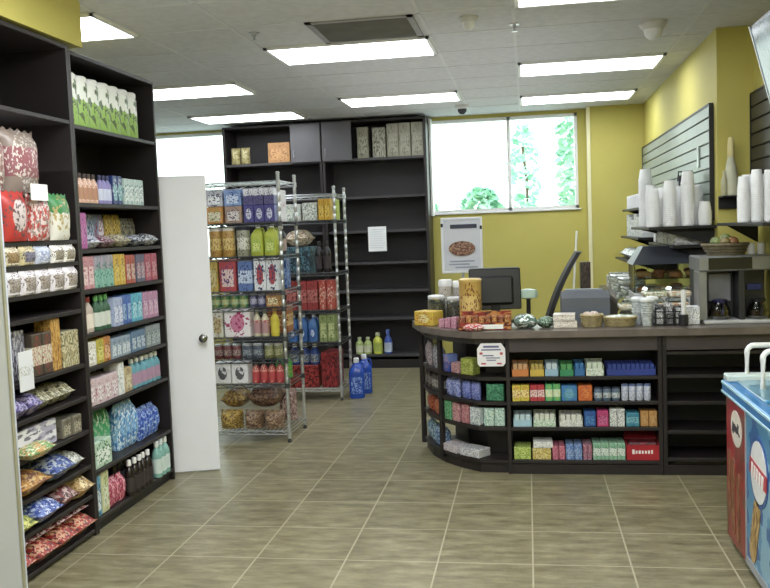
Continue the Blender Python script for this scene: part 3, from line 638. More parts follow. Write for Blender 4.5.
# ------------------------------------------------------------------ dark shelving on the back wall
CAB = plain('#403e40', .5, var=.1, scale=2)
CABD = plain('#5a585b', .5, var=.1, scale=2)
def back_unit(label, x0, x1, doors, zs):
    root = thing('back_shelving', label, 'shelving', ((x0+x1)/2, 10.25, 0)); w = (x1-x0)/2; y0, y1 = -.23, .22; t = .03
    def P(nm, b, m, par=root): return obj(nm, b, m, par)
    for s in (-1, 1): b = BM(); bx(b, s*(w-t/2)-t/2, s*(w-t/2)+t/2, y0, y1, 0, 2.895, .002); P('side_panel', b, DARK)
    b = BM(); bx(b, -w+t, w-t, y1-.012, y1, 0, 2.88); P('back_panel', b, plain('#343133', .55, var=.12, scale=2))
    b = BM(); bx(b, -w+t, w-t, y0, y1-.012, 2.87, 2.895, .002); P('top_panel', b, DARK)
    b = BM(); bx(b, -w+t, w-t, y0+.04, y0+.055, 0, .1); P('kick_board', b, DARK2)
    for z in zs: b = BM(); bx(b, -w+t, w-t, y0+(.0 if z > 2.3 else .06), y1-.012, z-.03, z, .002); P('shelf', b, CAB)
    for a, c in doors:
        b = BM(); bx(b, a-root.location.x, c-root.location.x, y0-.02, y0-.001, 2.44, 2.885, .003); d = P('door', b, CABD)
        b = BM(); tube(b, [(a-root.location.x+.04, y0-.021, 2.50), (a-root.location.x+.04, y0-.04, 2.505), (a-root.location.x+.04, y0-.04, 2.575), (a-root.location.x+.04, y0-.021, 2.58)], .004, 6); P('handle', b, CHROME, d)
    return root
back_unit('tall dark shelving against the back wall, behind the metal racks, orange box on top shelf', -3.53, -2.335, [(-2.70, -2.345)], (2.455, 2.02, 1.62, 1.25, .92, .595, .16))
back_unit('tall dark shelving beside the window, with a sheet of paper taped on', -2.33, -1.112, [(-2.325, -1.975)], (2.455, 2.02, 1.62, 1.25, .92, .595, .16))
FBK = Frame(0, 10.02, 0)
row(FBK, 2.455, 'on top shelf of back shelving', 'the window', True, [
    (-3.47, -3.23, 2, 'bag', 'stock_bag', .2, .12, (pr('#a89a5c', '#c9bf8a', '#7c6a3a', 'blob'),), 'straw coloured bag', {'v': .05}),
    (-3.0, -2.72, 1, 'box', 'cardboard_box', .235, .22, (pr('#b8824a', '#c9935a', '#9c6a3a', 'panel'),), 'orange cardboard box', {'v': .04}),
    (-1.93, -1.79, 1, 'box', 'stock_box', .36, .2, (pr('#8f8d74', '#a3a088', '#6a684f'),), 'narrow beige carton beside the cabinet door', {'v': .06}),
    (-1.745, -1.585, 1, 'box', 'stock_box', .345, .2, (pr('#8c8a76', '#a8a590', '#5f5d4a', 'blob'),), 'beige stock carton with dark marks', {'v': .05}),
    (-1.58, -1.15, 3, 'box', 'stock_box', .385, .2, (pr('#96937c', '#a6a38c', '#77745c'),), 'plain tall beige carton', {'v': .06})])
row(FBK, .16, 'on bottom shelf of back shelving', 'the window', True, [
    (-1.84, -1.72, 1, 'bottle', 'cleaner_bottle', .25, .1, (plain('#c8cf3c', .3), plain('#d8e0b0'), plain('#a8b84a')), 'lime yellow cleaner bottle', {'v': .07}),
    (-1.71, -1.60, 1, 'sprayer', 'spray_bottle', .29, .1, (plain('#3c5ab8', .3), plain('#5a78d0'), plain('#b8c4dc')), 'blue spray bottle', {'v': .07}),
    (-2.05, -1.85, 2, 'bottle', 'cleaner_bottle', .2, .09, (plain('#a8bc6a', .3), plain('#c8d0a0'), plain('#d6d8b4')), 'pale green cleaner bottle', {'v': .07})])
b = BM(); box(b, (0, 0, .1425), (.213, .003, .285)); nt_ = obj('paper_notice', b, plain('#eceeee', .7, var=.01)); nt_.location = (-1.716, 10.0135, 1.375)
tag(nt_, 'white sheet of paper with faint lines taped to the dark back shelving', 'paper')
b = BM()
for i in range(9): box(b, (-.01 if i % 3 else 0, -.0022, .25-.026*i), (.16 if i % 3 else .18, .0012, .006))
obj('printed_lines', b, plain('#cfd5de', .7), nt_)
# the notice hangs on a strip fixed between two shelf edges
b = BM(); bx(b, -1.745, -1.685, 10.0155, 10.0195, 1.36, 1.665); nn = obj('hanging_strip', b, DARK, None)
tag(nn, 'dark strip between two shelves that carries the taped paper sheet', 'strip')

# ------------------------------------------------------------------ checkout counter
CT = .94
def unit(label, x0, x1, zs, yb=6.24):
    root = thing('counter_cabinet', label, 'cabinet', ((x0+x1)/2, 5.95, 0)); w = (x1-x0)/2; y0, y1 = 5.66-5.95, yb-5.95; t = .025
    for s in (-1, 1): b = BM(); bx(b, s*(w-t/2)-t/2, s*(w-t/2)+t/2, y0, y1, 0, .895, .002); obj('side_panel', b, DARK, root)
    b = BM(); bx(b, -w+t, w-t, y0, y0+.02, .80, .895, .002); obj('top_rail', b, plain('#4a4143', .4, var=.15, scale=3), root)
    b = BM(); bx(b, -w+t, w-t, .02, .035, .06, .88); obj('back_panel', b, DARK2, root)
    b = BM(); bx(b, -w+t, w-t, y0+.003, y0+.02, 0, .064); obj('kick_board', b, DARK, root)
    for z in zs: b = BM(); bx(b, -w+t, w-t, y0+.004, .02, z-.022, z, .002); obj('shelf', b, DARK, root)
    return root
CZS = (.637, .475, .307, .09)
unit('dark counter cabinet stocked with four rows of bright packets, centre of checkout', -.16, .815, CZS)
unit('dark counter cabinet with empty shelves, between the stocked cabinet and the freezer', .818, 1.555, (.79, .642, .472, .285, .11))
# curved end unit
def arc(off, n=None):
    base = [(-.163, 5.66), (-.35, 5.675), (-.50, 5.79), (-.625, 5.93), (-.73, 6.12), (-.80, 6.36)]
    out = []
    for i, p in enumerate(base):
        a = base[max(i-1, 0)]; c = base[min(i+1, len(base)-1)]; dx_, dy_ = c[0]-a[0], c[1]-a[1]; l = math.hypot(dx_, dy_)
        out.append((p[0]-off*abs(dy_)/l, p[1]-off*abs(dx_)/l))
    return out
root = thing('counter_end', 'curved open end cabinet of the checkout with small packets on four shelves', 'cabinet', (-.45, 6.05, 0))
Mo = Matrix.Translation((.45, -6.05, 0))
def PE(nm, b, m): bmesh.ops.transform(b, matrix=Mo, verts=b.verts[:]); return obj(nm, b, m, root)
for z in CZS: b = BM(); prism(b, arc(-.008)+[(-.163, 6.36)], z-.022, z); PE('shelf', b, DARK)
b = BM(); prism(b, arc(-.03)+[(-.163, 6.36)], 0, .06); PE('kick_board', b, DARK)
b = BM(); prism(b, arc(.002)+[(-.163, 6.36)], .855, .895); PE('top_rail', b, plain('#443c3e', .4, var=.15, scale=3))
for (x, y, rz) in ((-.613, 5.94, .8), (-.79, 6.35, 1.2)):
    b = BM(); box(b, (0, 0, .455), (.03, .03, .83), .002, None); bmesh.ops.transform(b, matrix=Matrix.Translation((x, y, 0)) @ Matrix.Rotation(rz, 4, 'Z'), verts=b.verts[:]); PE('post', b, DARK)
b = BM(); prism(b, [(-.164, 5.86), (-.30, 5.88), (-.44, 6.04), (-.56, 6.36), (-.164, 6.36)], .06, .855); PE('core_panel', b, DARK2)
b = BM(); prism(b, [(1.562, 5.615)]+[(1.562, 6.29), (-.55, 6.29), (-.55, 6.42), (-.862, 6.42)]+arc(.05)[::-1], .8965, CT)
wt = obj('countertop', b, plain('#6b6059', .3, var=.18, scale=12)); tag(wt, 'long brown checkout countertop with a rounded end, crowded with goods', 'countertop')
FC = Frame(0, 5.662, 0)
def crow(i, nth, segs): row(FC, CZS[i], 'on %s shelf of checkout' % nth, 'the curved end', False, [tuple(s) for s in segs])
crow(0, 'top', [
    (-.125, -.012, 1, 'tray', 'candy_tray', .085, .16, (plain('#cf7a3a'), plain('#c89a6a')), 'orange candy tray'),
    (-.01, .085, 1, 'tray', 'candy_tray', .082, .16, (plain('#c8a83c'), plain('#b8a050')), 'mustard candy tray'),
    (.088, .178, 1, 'tray', 'candy_tray', .085, .16, (plain('#8fb5cf'), plain('#c0d2da')), 'pale blue candy tray'),
    (.18, .272, 1, 'tray', 'candy_tray', .08, .16, (plain('#2f8a5a'), plain('#4f9a58')), 'green candy tray'),
    (.274, .342, 1, 'tray', 'candy_tray', .085, .16, (plain('#2f6aa8'), plain('#3c7ab8')), 'teal blue candy tray'),
    (.345, .462, 1, 'tray', 'candy_tray', .09, .16, (pr('#dfe4dc', '#eef0ea', '#5aa06a', 'blob', 8), plain('#cfdcc8')), 'white and green candy tray'),
    (.468, .785, 1, 'tray', 'candy_tray', .075, .16, (plain('#2b3f9a'), plain('#35489f')), 'wide navy blue candy tray')])
crow(1, 'second', [
    (-.125, -.012, 2, 'box', 'gum_box', .105, .14, (pr('#d6c03c', '#e8dc8a', '#c05a3c', 'band'),), 'yellow gum box'),
    (-.01, .085, 2, 'box', 'gum_box', .105, .14, (pr('#c83a44', '#e6c8c4', '#a02838', 'band'),), 'red gum box'),
    (.088, .185, 2, 'box', 'gum_box', .11, .14, (pr('#4fae6a', '#cfe4cc', '#c0c84a', 'band'),), 'green gum box'),
    (.188, .292, 1, 'box', 'gum_box', .1, .14, (pr('#3c78c0', '#6a9fd0', '#4aa07a', 'oval'),), 'blue gum box'),
    (.295, .388, 1, 'box', 'gum_box', .1, .14, (pr('#d86a2c', '#e0803c', '#b8402c', 'oval'),), 'bright orange gum box'),
    (.395, .56, 3, 'can', 'mint_tin', .085, .06, (pr('#5a6f86', '#c0c8cc', '#34486a', 'band'), plain('#3c4a60')), 'slate mint tin'),
    (.565, .75, 4, 'can', 'mint_tin', .105, .06, (pr('#c0c8dc', '#dfe2ea', '#4a60a8', 'blob', 7), plain('#6a7cb0')), 'white and blue mint tin')])
crow(2, 'third', [
    (-.125, -.0, 1, 'tray', 'mint_tray', .08, .14, (plain('#9cc4d6'), plain('#bcd6dc')), 'ice blue mint tray'),
    (.005, .155, 1, 'tray', 'mint_tray', .085, .14, (pr('#b8d2b0', '#e6ece0', '#6aa88a', 'blob', 7), plain('#d6dccc')), 'mint green tray'),
    (.17, .325, 1, 'tray', 'mint_tray', .08, .14, (pr('#d8dad0', '#eeeeea', '#9aa090', 'blob', 7), plain('#dcdcd2')), 'cream white mint tray'),
    (.33, .405, 1, 'box', 'gum_carton', .1, .12, (pr('#2f5fae', '#4a86c8', '#20407c'),), 'blue gum carton', {'cat': 'carton'}),
    (.41, .485, 1, 'box', 'gum_carton', .105, .12, (pr('#c83c78', '#d86a98', '#8a2858'),), 'magenta gum carton', {'cat': 'carton'}),
    (.49, .585, 2, 'box', 'gum_carton', .115, .12, (pr('#dcdedc', '#eceeec', '#34424a', 'blob', 5),), 'white gum carton', {'cat': 'carton'}),
    (.59, .675, 1, 'box', 'gum_carton', .09, .12, (pr('#3a8aa8', '#7ab8c8', '#245f7c', 'band'),), 'teal gum carton', {'cat': 'carton'}),
    (.68, .785, 2, 'box', 'gum_carton', .1, .12, (pr('#c08a4a', '#d0a060', '#8f5f34'),), 'caramel gum carton', {'cat': 'carton'})])
crow(3, 'lowest', [
    (-.125, -.01, 1, 'box', 'snack_carton', .08, .16, (pr('#a8c04a', '#c8d878', '#6f9030', 'blob'),), 'lime snack carton', {'cat': 'carton'}),
    (-.005, .12, 1, 'box', 'snack_carton', .075, .16, (pr('#c8b44a', '#dccf8a', '#a87c3c', 'blob'),), 'pale yellow snack carton', {'cat': 'carton'}),
    (-.0, .13, 1, 'box', 'snack_carton', .04, .14, (pr('#dcdedc', '#ecebe6', '#9a9a9a', 'band'),), 'flat white carton stacked above yellow one', {'cat': 'carton', 'dz': .078}),
    (.125, .205, 2, 'box', 'snack_carton', .09, .16, (pr('#c05a78', '#d68a98', '#a03a5a', 'blob'),), 'rosy snack carton', {'cat': 'carton'}),
    (.21, .315, 2, 'box', 'snack_carton', .1, .16, (pr('#5a80c8', '#9ab4dc', '#3c5898', 'blob'),), 'cornflower snack carton', {'cat': 'carton'}),
    (.32, .375, 2, 'box', 'snack_carton', .1, .16, (pr('#b04050', '#c8a0a8', '#4a4a86', 'blob'),), 'claret snack carton', {'cat': 'carton'}),
    (.38, .585, 4, 'box', 'snack_carton', .11, .16, (pr('#8fbfa0', '#e0e8e0', '#2f8a5a', 'band', 6),), 'green and white snack carton', {'cat': 'carton'})])
# red display box with white lettering
t = thing('display_box', 'large red box with white lettering at the end of lowest checkout shelf', 'box', (.69, 5.75, .0915))
b = BM(); bx(b, -.1, .1, -.085, -.08, 0, .1); bx(b, -.1, .1, .08, .085, 0, .13)
for s in (-1, 1): bx(b, s*.0985-.0015, s*.0985+.0015, -.08, .08, 0, .115)
bx(b, -.1, .1, -.085, .085, 0, .003); obj('carton', b, plain('#b8202c', .4), t)
b = BM(); box(b, (0, 0, .06), (.19, .15, .105), .01); obj('contents', b, pr('#5a1820', '#8a2c34', '#2a1014', 'blob'), t)
b = BM(); box(b, (0, .045, .135), (.198, .08, .004), .001, Matrix.Rotation(.45, 4, 'X')); obj('flap', b, plain('#a02430', .4), t)
b = BM()
for i, (w, h) in enumerate(((.016, .03), (.012, .02), (.014, .022), (.012, .02), (.012, .02), (.014, .022), (.01, .026))): box(b, (-.058+i*.019, -.0862, .05+h*.25), (w*.95, .0015, h), .002)
obj('lettering', b, plain('#f2e6e6', .5), t)
# curved end stock: facet frames
def seg_frame(p, q): return Frame(p[0], p[1], math.atan2(q[1]-p[1], q[0]-p[0]))
A = arc(-.012)
f1 = seg_frame(A[2], A[1]); f0 = seg_frame(A[1], A[0]); f2 = seg_frame(A[3], A[2]); f3 = seg_frame(A[4], A[3]); f4 = seg_frame(A[5], A[4])
def erow(fr, i, where, segs): row(fr, CZS[i], where, 'the racks', False, segs)
erow(f2, 0, 'on top shelf of curved end', [(.02, .085, 1, 'box', 'lighter_box', .12, .08, (pr('#3a52a8', '#6a80c0', '#c08a8a', 'top'),), 'blue lighter box'), (.095, .18, 1, 'box', 'lighter_box', .07, .08, (pr('#c08a90', '#d0a8a4', '#a05a60', 'blob'),), 'pink lighter box')])
erow(f1, 0, 'on top shelf of curved end', [(.02, .13, 1, 'box', 'snack_box', .11, .08, (pr('#9aa83c', '#b8c060', '#6f7a2c', 'blob'),), 'olive snack box')])
erow(f2, 1, 'on second shelf of curved end', [(.02, .17, 2, 'bag', 'candy_bag', .13, .06, (pr('#3c50b0', '#8090d0', '#c8ccea', 'blob', 6),), 'deep blue candy bag')])
erow(f1, 1, 'on second shelf of curved end', [(.015, .17, 2, 'bag', 'candy_bag', .12, .05, (pr('#3040a0', '#6a78c8', '#a8b0e0', 'blob', 6),), 'indigo candy bag')])
erow(f0, 1, 'on second shelf of curved end', [(.05, .17, 1, 'box', 'snack_box', .11, .1, (pr('#2f7a5a', '#4a9a70', '#205040', 'blob'),), 'dark green snack box')])
erow(f2, 2, 'on third shelf of curved end', [(.015, .09, 1, 'box', 'snack_box', .13, .07, (pr('#4aa060', '#80c090', '#2f7040', 'blob'),), 'bright green snack box'), (.095, .175, 1, 'box', 'snack_box', .13, .07, (pr('#c07a86', '#d8a8a8', '#a0505f', 'blob'),), 'dusty pink snack box')])
erow(f1, 2, 'on third shelf of curved end', [(.015, .085, 1, 'box', 'snack_box', .13, .07, (pr('#b86a74', '#d09a9a', '#8a4450', 'blob'),), 'coral snack box'), (.09, .175, 1, 'box', 'snack_box', .12, .07, (pr('#cfd6d6', '#e2e6e4', '#5a7a8a', 'blob', 6),), 'white snack box')])
erow(f0, 2, 'on third shelf of curved end', [(.03, .17, 2, 'box', 'snack_box', .12, .08, (pr('#a8d0b8', '#d8e4dc', '#4a8a8a', 'blob', 6),), 'seafoam snack box')])
erow(f2, 3, 'on lowest shelf of curved end', [(-.01, .17, 1, 'box', 'flat_carton', .05, .13, (pr('#c8bcc4', '#e2dcde', '#8a7884', 'blob', 8),), 'pinkish white flat carton', {'cat': 'carton', 'v': -.005})])
erow(f1, 3, 'on lowest shelf of curved end', [(.0, .18, 1, 'box', 'flat_carton', .055, .12, (pr('#c4c4c8', '#e6e6e8', '#7a7a84', 'blob', 8),), 'grey white flat carton', {'cat': 'carton', 'v': -.005})])
erow(f3, 0, 'on top shelf of curved end', [(.02, .19, 2, 'bag', 'battery_pack', .16, .05, (pr('#8f8c96', '#c8c8d0', '#5f5f6a', 'blob', 6),), 'grey and white packet')])
erow(f4, 0, 'on top shelf of curved end', [(.03, .2, 2, 'bag', 'battery_pack', .16, .05, (pr('#a08a90', '#c4b8bc', '#5f5058', 'blob', 6),), 'mauve grey packet')])
erow(f3, 1, 'on second shelf of curved end', [(.02, .19, 2, 'box', 'battery_box', .12, .06, (pr('#4a4644', '#b0aaa4', '#22201f', 'band', 6),), 'black and white box')])
erow(f4, 1, 'on second shelf of curved end', [(.03, .2, 2, 'box', 'battery_box', .12, .06, (pr('#403834', '#8a807a', '#1f1a18', 'band', 6),), 'dark brown and white box')])
erow(f3, 2, 'on third shelf of curved end', [(.02, .19, 1, 'bag', 'chip_bag', .13, .08, (pr('#c0502c', '#d67a4a', '#8a2f20', 'blob', 5),), 'orange red chip bag')])
erow(f4, 2, 'on third shelf of curved end', [(.03, .2, 1, 'bag', 'chip_bag', .13, .08, (pr('#b8482c', '#cf7048', '#7a2a20', 'blob', 5),), 'rust chip bag')])
erow(f3, 3, 'on lowest shelf of curved end', [(.02, .19, 2, 'bag', 'wipes_pack', .14, .07, (pr('#4f78b0', '#a8c4da', '#2f4a80', 'blob', 5),), 'blue wipes packet')])
erow(f4, 3, 'on lowest shelf of curved end', [(.03, .2, 2, 'bag', 'wipes_pack', .14, .07, (pr('#5a86a8', '#b0c8d0', '#34587a', 'blob', 5),), 'blue grey wipes packet')])
# white ticket sign
sg = thing('ticket_sign', 'white card sign with clipped corners, red and blue print, on the checkout front', 'sign', (-.25, 5.632, .715))
P_ = [(-.09, .02), (-.09, .115), (-.065, .15), (.065, .15), (.09, .115), (.09, .02), (.075, 0), (-.075, 0)]
b = BM(); prismM(b, P_, .004, Matrix.Translation((0, 0, 0))); obj('card', b, plain('#e9e6ea', .5, var=.02), sg)
b = BM()
for (x, z, w, h) in ((0, .128, .1, .012), (0, .108, .125, .008), (-.02, .07, .07, .007), (.01, .055, .09, .006), (.0, .04, .06, .006)): box(b, (x, -.0012, z), (w, .002, h), .0005)
obj('blue_print', b, plain('#5a6298', .5), sg)
b = BM()
for (x, z, w, h) in ((-.065, .085, .02, .014), (.065, .083, .018, .016), (-.05, .018, .03, .01), (.05, .018, .03, .01)): box(b, (x, -.0012, z), (w, .002, h), .0005)
obj('red_print', b, plain('#c04a5a', .5), sg)
b = BM(); box(b, (0, .0145, .1), (.03, .021, .12), .001); obj('bracket', b, DARK, sg)
# ------------------------------------------------------------------ goods on the countertop
ZC = CT+.001
def solo(kind, name, w, d, h, mats, x, y, z, rz, label, cat, group=None): return place(kind, name, w, d, h, mats, (x, y, z), rz, label, cat, group)
solo('box', 'snack_box', .16, .13, .1, (pr('#d8b43c', '#e8d890', '#c06a2c', 'oval', 4),), -.70, 6.10, ZC, -.5, 'yellow snack box at the rounded end of the countertop', 'box')
for i, (x, y) in enumerate(((-.585, 5.93), (-.54, 5.89), (-.495, 5.86))):
    solo('box', 'gum_pack', .04, .05, .06+.008*i, (pr('#c87a98', '#e0b8c4', '#8a3a5c', 'blob', 6),), x, y, ZC, -.4, 'small pink pack on countertop, %s from the rounded end' % ('first', 'second', 'third')[i], 'pack', 'small pink packs on the countertop')
t = thing('candy_display', 'dark red open display carton of candy on the countertop, under the monitor', 'display', (-.29, 5.80, ZC), .0)
b = BM(); bx(b, -.17, .17, -.09, -.085, 0, .05); bx(b, -.17, .17, .085, .09, 0, .11)
for s in (-1, 1): bx(b, s*.1685-.0015, s*.1685+.0015, -.085, .085, 0, .08)
bx(b, -.17, .17, -.09, .09, 0, .003); obj('carton', b, pr('#a02a24', '#c8843c', '#5a1c1a', 'blob', 3), t)
for i in range(8):
    b = BM(); box(b, (-.147+.042*i, -.01, .045+.003*(i % 3)), (.036, .13, .075), .004); obj('packet', b, pr('#7a2420', '#b8602c', '#d8b05a', 'blob', 4) if i % 2 else pr('#8a2c28', '#5a201e', '#c88a4a', 'blob', 4), t)
b = BM(); box(b, (.02, -.0915, .022), (.2, .002, .03), .001); obj('white_label', b, WHITE, t)
solo('pack', 'candy_pack', .14, .07, .045, (pr('#c8303a', '#e8d8d0', '#8a1f28', 'blob', 5),), -.36, 5.68, ZC, .05, 'flat red and white candy pack at the countertop front edge', 'pack')
# tin with brown figures
t = thing('popcorn_tin', 'tall yellow tin with brown spots standing on the countertop beside the monitor', 'tin', (-.395, 5.975, ZC))
b = BM(); lathe(b, [(.077, 0), (.078, .01), (.076, .016), (.076, .30), (.078, .306)], 28); obj('body', b, pr('#c8a04a', '#d8b868', '#7c3f20', 'panel', 5), t, smooth=True)
b = BM(); lathe(b, [(.079, .304), (.08, .32), (.07, .326), (.02, .328)], 28); obj('lid', b, plain('#cfae5c', .35), t, smooth=True)
# plastic jars, left end
CL = clear('#dfe6e4', .35)
for i, (x, y, h, r, c, lb) in enumerate(((-.66, 6.26, .19, .064, '#6a6a4a', 'clear jar of dark green sweets with white lid, on countertop beside yellow box'), (-.525, 6.22, .18, .056, '#5f5262', 'clear jar of dark purple sweets with white lid, beside the spotted tin'))):
    t = thing('candy_jar', lb, 'jar', (x, y, ZC), 0, 'clear sweet jars at the counter end')
    b = BM(); lathe(b, [(r*.95, 0), (r, .01), (r, h*.86), (r*.85, h*.9)], 20); obj('glass', b, CL, t, smooth=True)
    b = BM(); lathe(b, [(r*.9, .006), (r*.92, h*.7), (r*.6, h*.76)], 20); obj('sweets', b, pr(c, '#9a9280', '#3a3430', 'blob', 7), t, smooth=True)
    b = BM(); lathe(b, [(r*.92, h*.9), (r*.95, h*.9+.004), (r*.95, h), (r*.8, h+.006)], 20); obj('lid', b, plain('#dfe0e2', .4), t, smooth=True)
for i, (x, y, z, h, r, c, lb) in enumerate(((-.60, 6.36, ZC, .30, .05, '#b8aea0', 'taller pale canister behind the sweet jars at counter end'), (-.50, 6.235+.11, ZC, .29, .046, '#a8a29a', 'tall grey white canister between the spotted tin and poster stand'))):
    t = thing('canister', lb, 'canister', (x, y, z), 0)
    b = BM(); lathe(b, [(r, 0), (r, h*.8), (r*.96, h*.84)], 20); obj('body', b, pr(c, '#dedad2', '#5f5650', 'band', 6), t, smooth=True)
    b = BM(); lathe(b, [(r*1.03, h*.84), (r*1.05, h*.86), (r*1.05, h*.96), (r*.9, h)], 20); obj('lid', b, plain('#e2e2e0', .4), t, smooth=True)
# poster stand (advertising display on an easel behind counter end)
t = thing('poster_stand', 'white framed food poster on a stand behind the counter, below the window', 'poster', (-.635, 8.6, 0), .0)
z0, z1 = 1.18, 1.70; w = .19
b = BM(); bx(b, -w, w, -.012, .012, z0, z1, .003); obj('board', b, plain('#d6d8de', .4, var=.02), t)
b = BM()
for s in (-1, 1): bx(b, s*w-.012, s*w+.012, -.02, .016, z0-.01, z1+.01, .003)
bx(b, -w, w, -.02, .016, z1-.01, z1+.012, .003); bx(b, -w, w, -.02, .016, z0-.012, z0+.01, .003); obj('frame', b, plain('#eceef0', .35, var=.02), t)
b = BM(); box(b, (.02, -.015, z1-.075), (.26, .004, .04), .001); obj('title_bar', b, plain('#34384a', .5), t)
b = BM(); lathe(b, [(.001, .0), (.085, .0), (.13, .01), (.13, .012), (.001, .013)], 24, 1, .55, M=Matrix.Rotation(PI/2, 4, 'X'), at=(.0, -.0125, 1.41)); obj('food_picture', b, pr('#8a4a38', '#b08a6a', '#4a2a24', 'blob', 7), t)
b = BM()
for k, (x, z, ww) in enumerate(((0, 1.285, .24), (-.03, 1.255, .2), (.04, 1.225, .22))): box(b, (x, -.0135, z), (ww, .003, .014), .001)
obj('text_lines', b, plain('#9aa0b4', .5), t)
b = BM(); tube(b, [(0, .02, z1-.1), (0, .03, .03)], .013); bx(b, -.2, .2, -.12, .16, 0, .025, .006); obj('stand', b, plain('#c2c4c8', .4), t)
b = BM(); box(b, (w-.0, -.028, z1-.09), (.022, .014, .035), .003); box(b, (-w, -.028, z1-.06), (.022, .014, .035), .003); obj('clip', b, BLACK, t)
# monitor seen from behind
t = thing('monitor', 'black computer monitor seen from the back, standing on the countertop', 'monitor', (-.235, 6.17, ZC), .12)
b = BM(); Mt = Matrix.Translation((0, 0, .235)) @ Matrix.Rotation(-.12, 4, 'X')
box(b, (0, 0, 0), (.36, .03, .29), .006, Mt.copy() if False else None); bmesh.ops.transform(b, matrix=Mt, verts=b.verts[:]); obj('casing', b, plain('#0e0e11', .35), t)
b = BM(); box(b, (0, -.03, -.01), (.25, .04, .2), .014); bmesh.ops.transform(b, matrix=Mt, verts=b.verts[:]); obj('back_housing', b, plain('#121216', .4), t)
b = BM(); box(b, (0, .0165, 0), (.335, .002, .265)); bmesh.ops.transform(b, matrix=Mt, verts=b.verts[:]); obj('screen', b, plain('#30384a', .15), t)
b = BM(); bx(b, -.03, .03, -.04, -.02, .01, .2, .004); obj('neck', b, BLACK, t)
b = BM(); bx(b, -.11, .11, -.09, .08, 0, .014, .005); obj('base', b, BLACK, t)
b = BM(); box(b, (0, -.002, .147), (.34, .034, .006), .002); bmesh.ops.transform(b, matrix=Mt, verts=b.verts[:]); obj('top_trim', b, plain('#8a9096', .3), t)
# pole display / card reader
t = thing('pole_display', 'pale mint customer display on a dark stem beside the monitor', 'display', (-.005, 6.22, ZC))
b = BM(); lathe(b, [(.05, 0), (.05, .012), (.016, .02), (.014, .15), (.02, .16)], 16); obj('stem', b, BLACK, t, smooth=True)
b = BM(); lathe(b, [(.02, .155), (.06, .165), (.068, .19), (.058, .22), (.015, .228)], 18, 1, .6); obj('head', b, plain('#b4d0bf', .35), t, smooth=True)
# green white bag heap and boxes
solo('pack', 'produce_bag', .16, .16, .09, (pr('#2a4a3a', '#dfe6e2', '#3f6a50', 'blob', 4),), -.03, 5.80, ZC, .2, 'dark green and white bag lying beside the candy display', 'bag')
solo('pack', 'produce_bag', .1, .13, .07, (pr('#30503c', '#9ab89a', '#1f3428', 'blob', 4),), .105, 5.82, ZC, -.3, 'small dark green bag on the countertop beside white boxes', 'bag')
for i, (x, y, dz, c) in enumerate(((.225, 5.82, 0, '#d8d2c4'), (.225, 5.825, .045, '#cfc4b8'))):
    solo('box', 'cake_box', .15-.01*i, .14, .042, (pr(c, '#ece8dc', '#a88a8a', 'band', 6),), x, y, ZC+dz, .05-.12*i, '%s cream carton of the pair beside the wicker baskets' % ('lower', 'upper')[i], 'carton')
# wicker baskets
def basket(x, y, rx, ry, h, label, fill):
    t = thing('wicker_basket', label, 'basket', (x, y, ZC), 0, 'wicker baskets on the countertop')
    b = BM(); n = 28
    for k in range(6):
        z = .006+k*(h-.01)/5; f = .86+.14*k/5; pts = []
        for i in range(n): a = 2*PI*i/n; q = 1+.025*(1 if (i+k) % 2 else -1); pts.append((rx*f*q*math.cos(a), ry*f*q*math.sin(a), z))
        tube(b, pts, h/11, 6, True)
    obj('weave', b, plain('#9a8a5c', .6, var=.3, scale=30), t, smooth=True)
    b = BM(); lathe(b, [(rx*.8, .003), (rx*.84, .006), (rx*.93, h*.75), (rx*.9, h*.78)], 20, 1, ry/rx); obj('lining', b, plain('#6a5c3a', .8), t, smooth=True)
    b = BM(); tube(b, [(rx*1.01*math.cos(2*PI*i/24), ry*1.01*math.sin(2*PI*i/24), h) for i in range(24)], h/9, 6, True); obj('rim', b, plain('#b0a070', .6, var=.2), t, smooth=True)
    return t
basket(.40, 5.82, .068, .068, .075, 'small round wicker basket with wrapped sweets, beside cream cartons', 0)
basket(.575, 5.81, .105, .08, .06, 'wide low wicker basket with pale packets, nearer the coffee machine', 0)
for k in range(6):
    a = k*1.05; solo('pack', 'wrapped_sweet', .05, .045, .025, (pr('#c8b49a', '#e6dcd0', '#a86a6a', 'blob', 5),), .40+.03*math.cos(a), 5.82+.03*math.sin(a), ZC+.058+.012*(k % 2), a, 'small wrapped sweet heaped in the small round wicker basket', 'sweet', 'wrapped sweets in the round basket')
for k in range(5):
    solo('pack', 'tea_packet', .06, .07, .018, (pr('#dfe4dc', '#f0f2ee', '#8ab08a', 'blob', 5),), .515+.03*k, 5.80+.012*(k % 2), ZC+.048+.004*(k % 3), .3*k, 'pale packet lying in the wide low wicker basket', 'packet', 'pale packets in the wide basket')
# register printer
t = thing('cash_register', 'grey blue cash register with a sloped top on the countertop', 'register', (.375, 6.13, ZC), 0)
b = BM(); prismM(b, [(0, 0), (.26, 0), (.26, .10), (.2, .20), (.05, .215), (0, .17)], .32, Matrix.Translation((-.16, -.12, 0)) @ Matrix.Rotation(PI/2, 4, 'Z') @ Matrix.Translation((0, -.32, 0))); obj('body', b, plain('#5d626a', .4, var=.05), t)
b = BM(); bx(b, -.13, .13, .0, .06, .20, .222, .004); obj('paper_cover', b, plain('#7d858f', .4), t)
b = BM(); bx(b, -.14, .14, -.1215, -.119, .03, .1, .001); obj('drawer_front', b, plain('#59626f', .4), t)
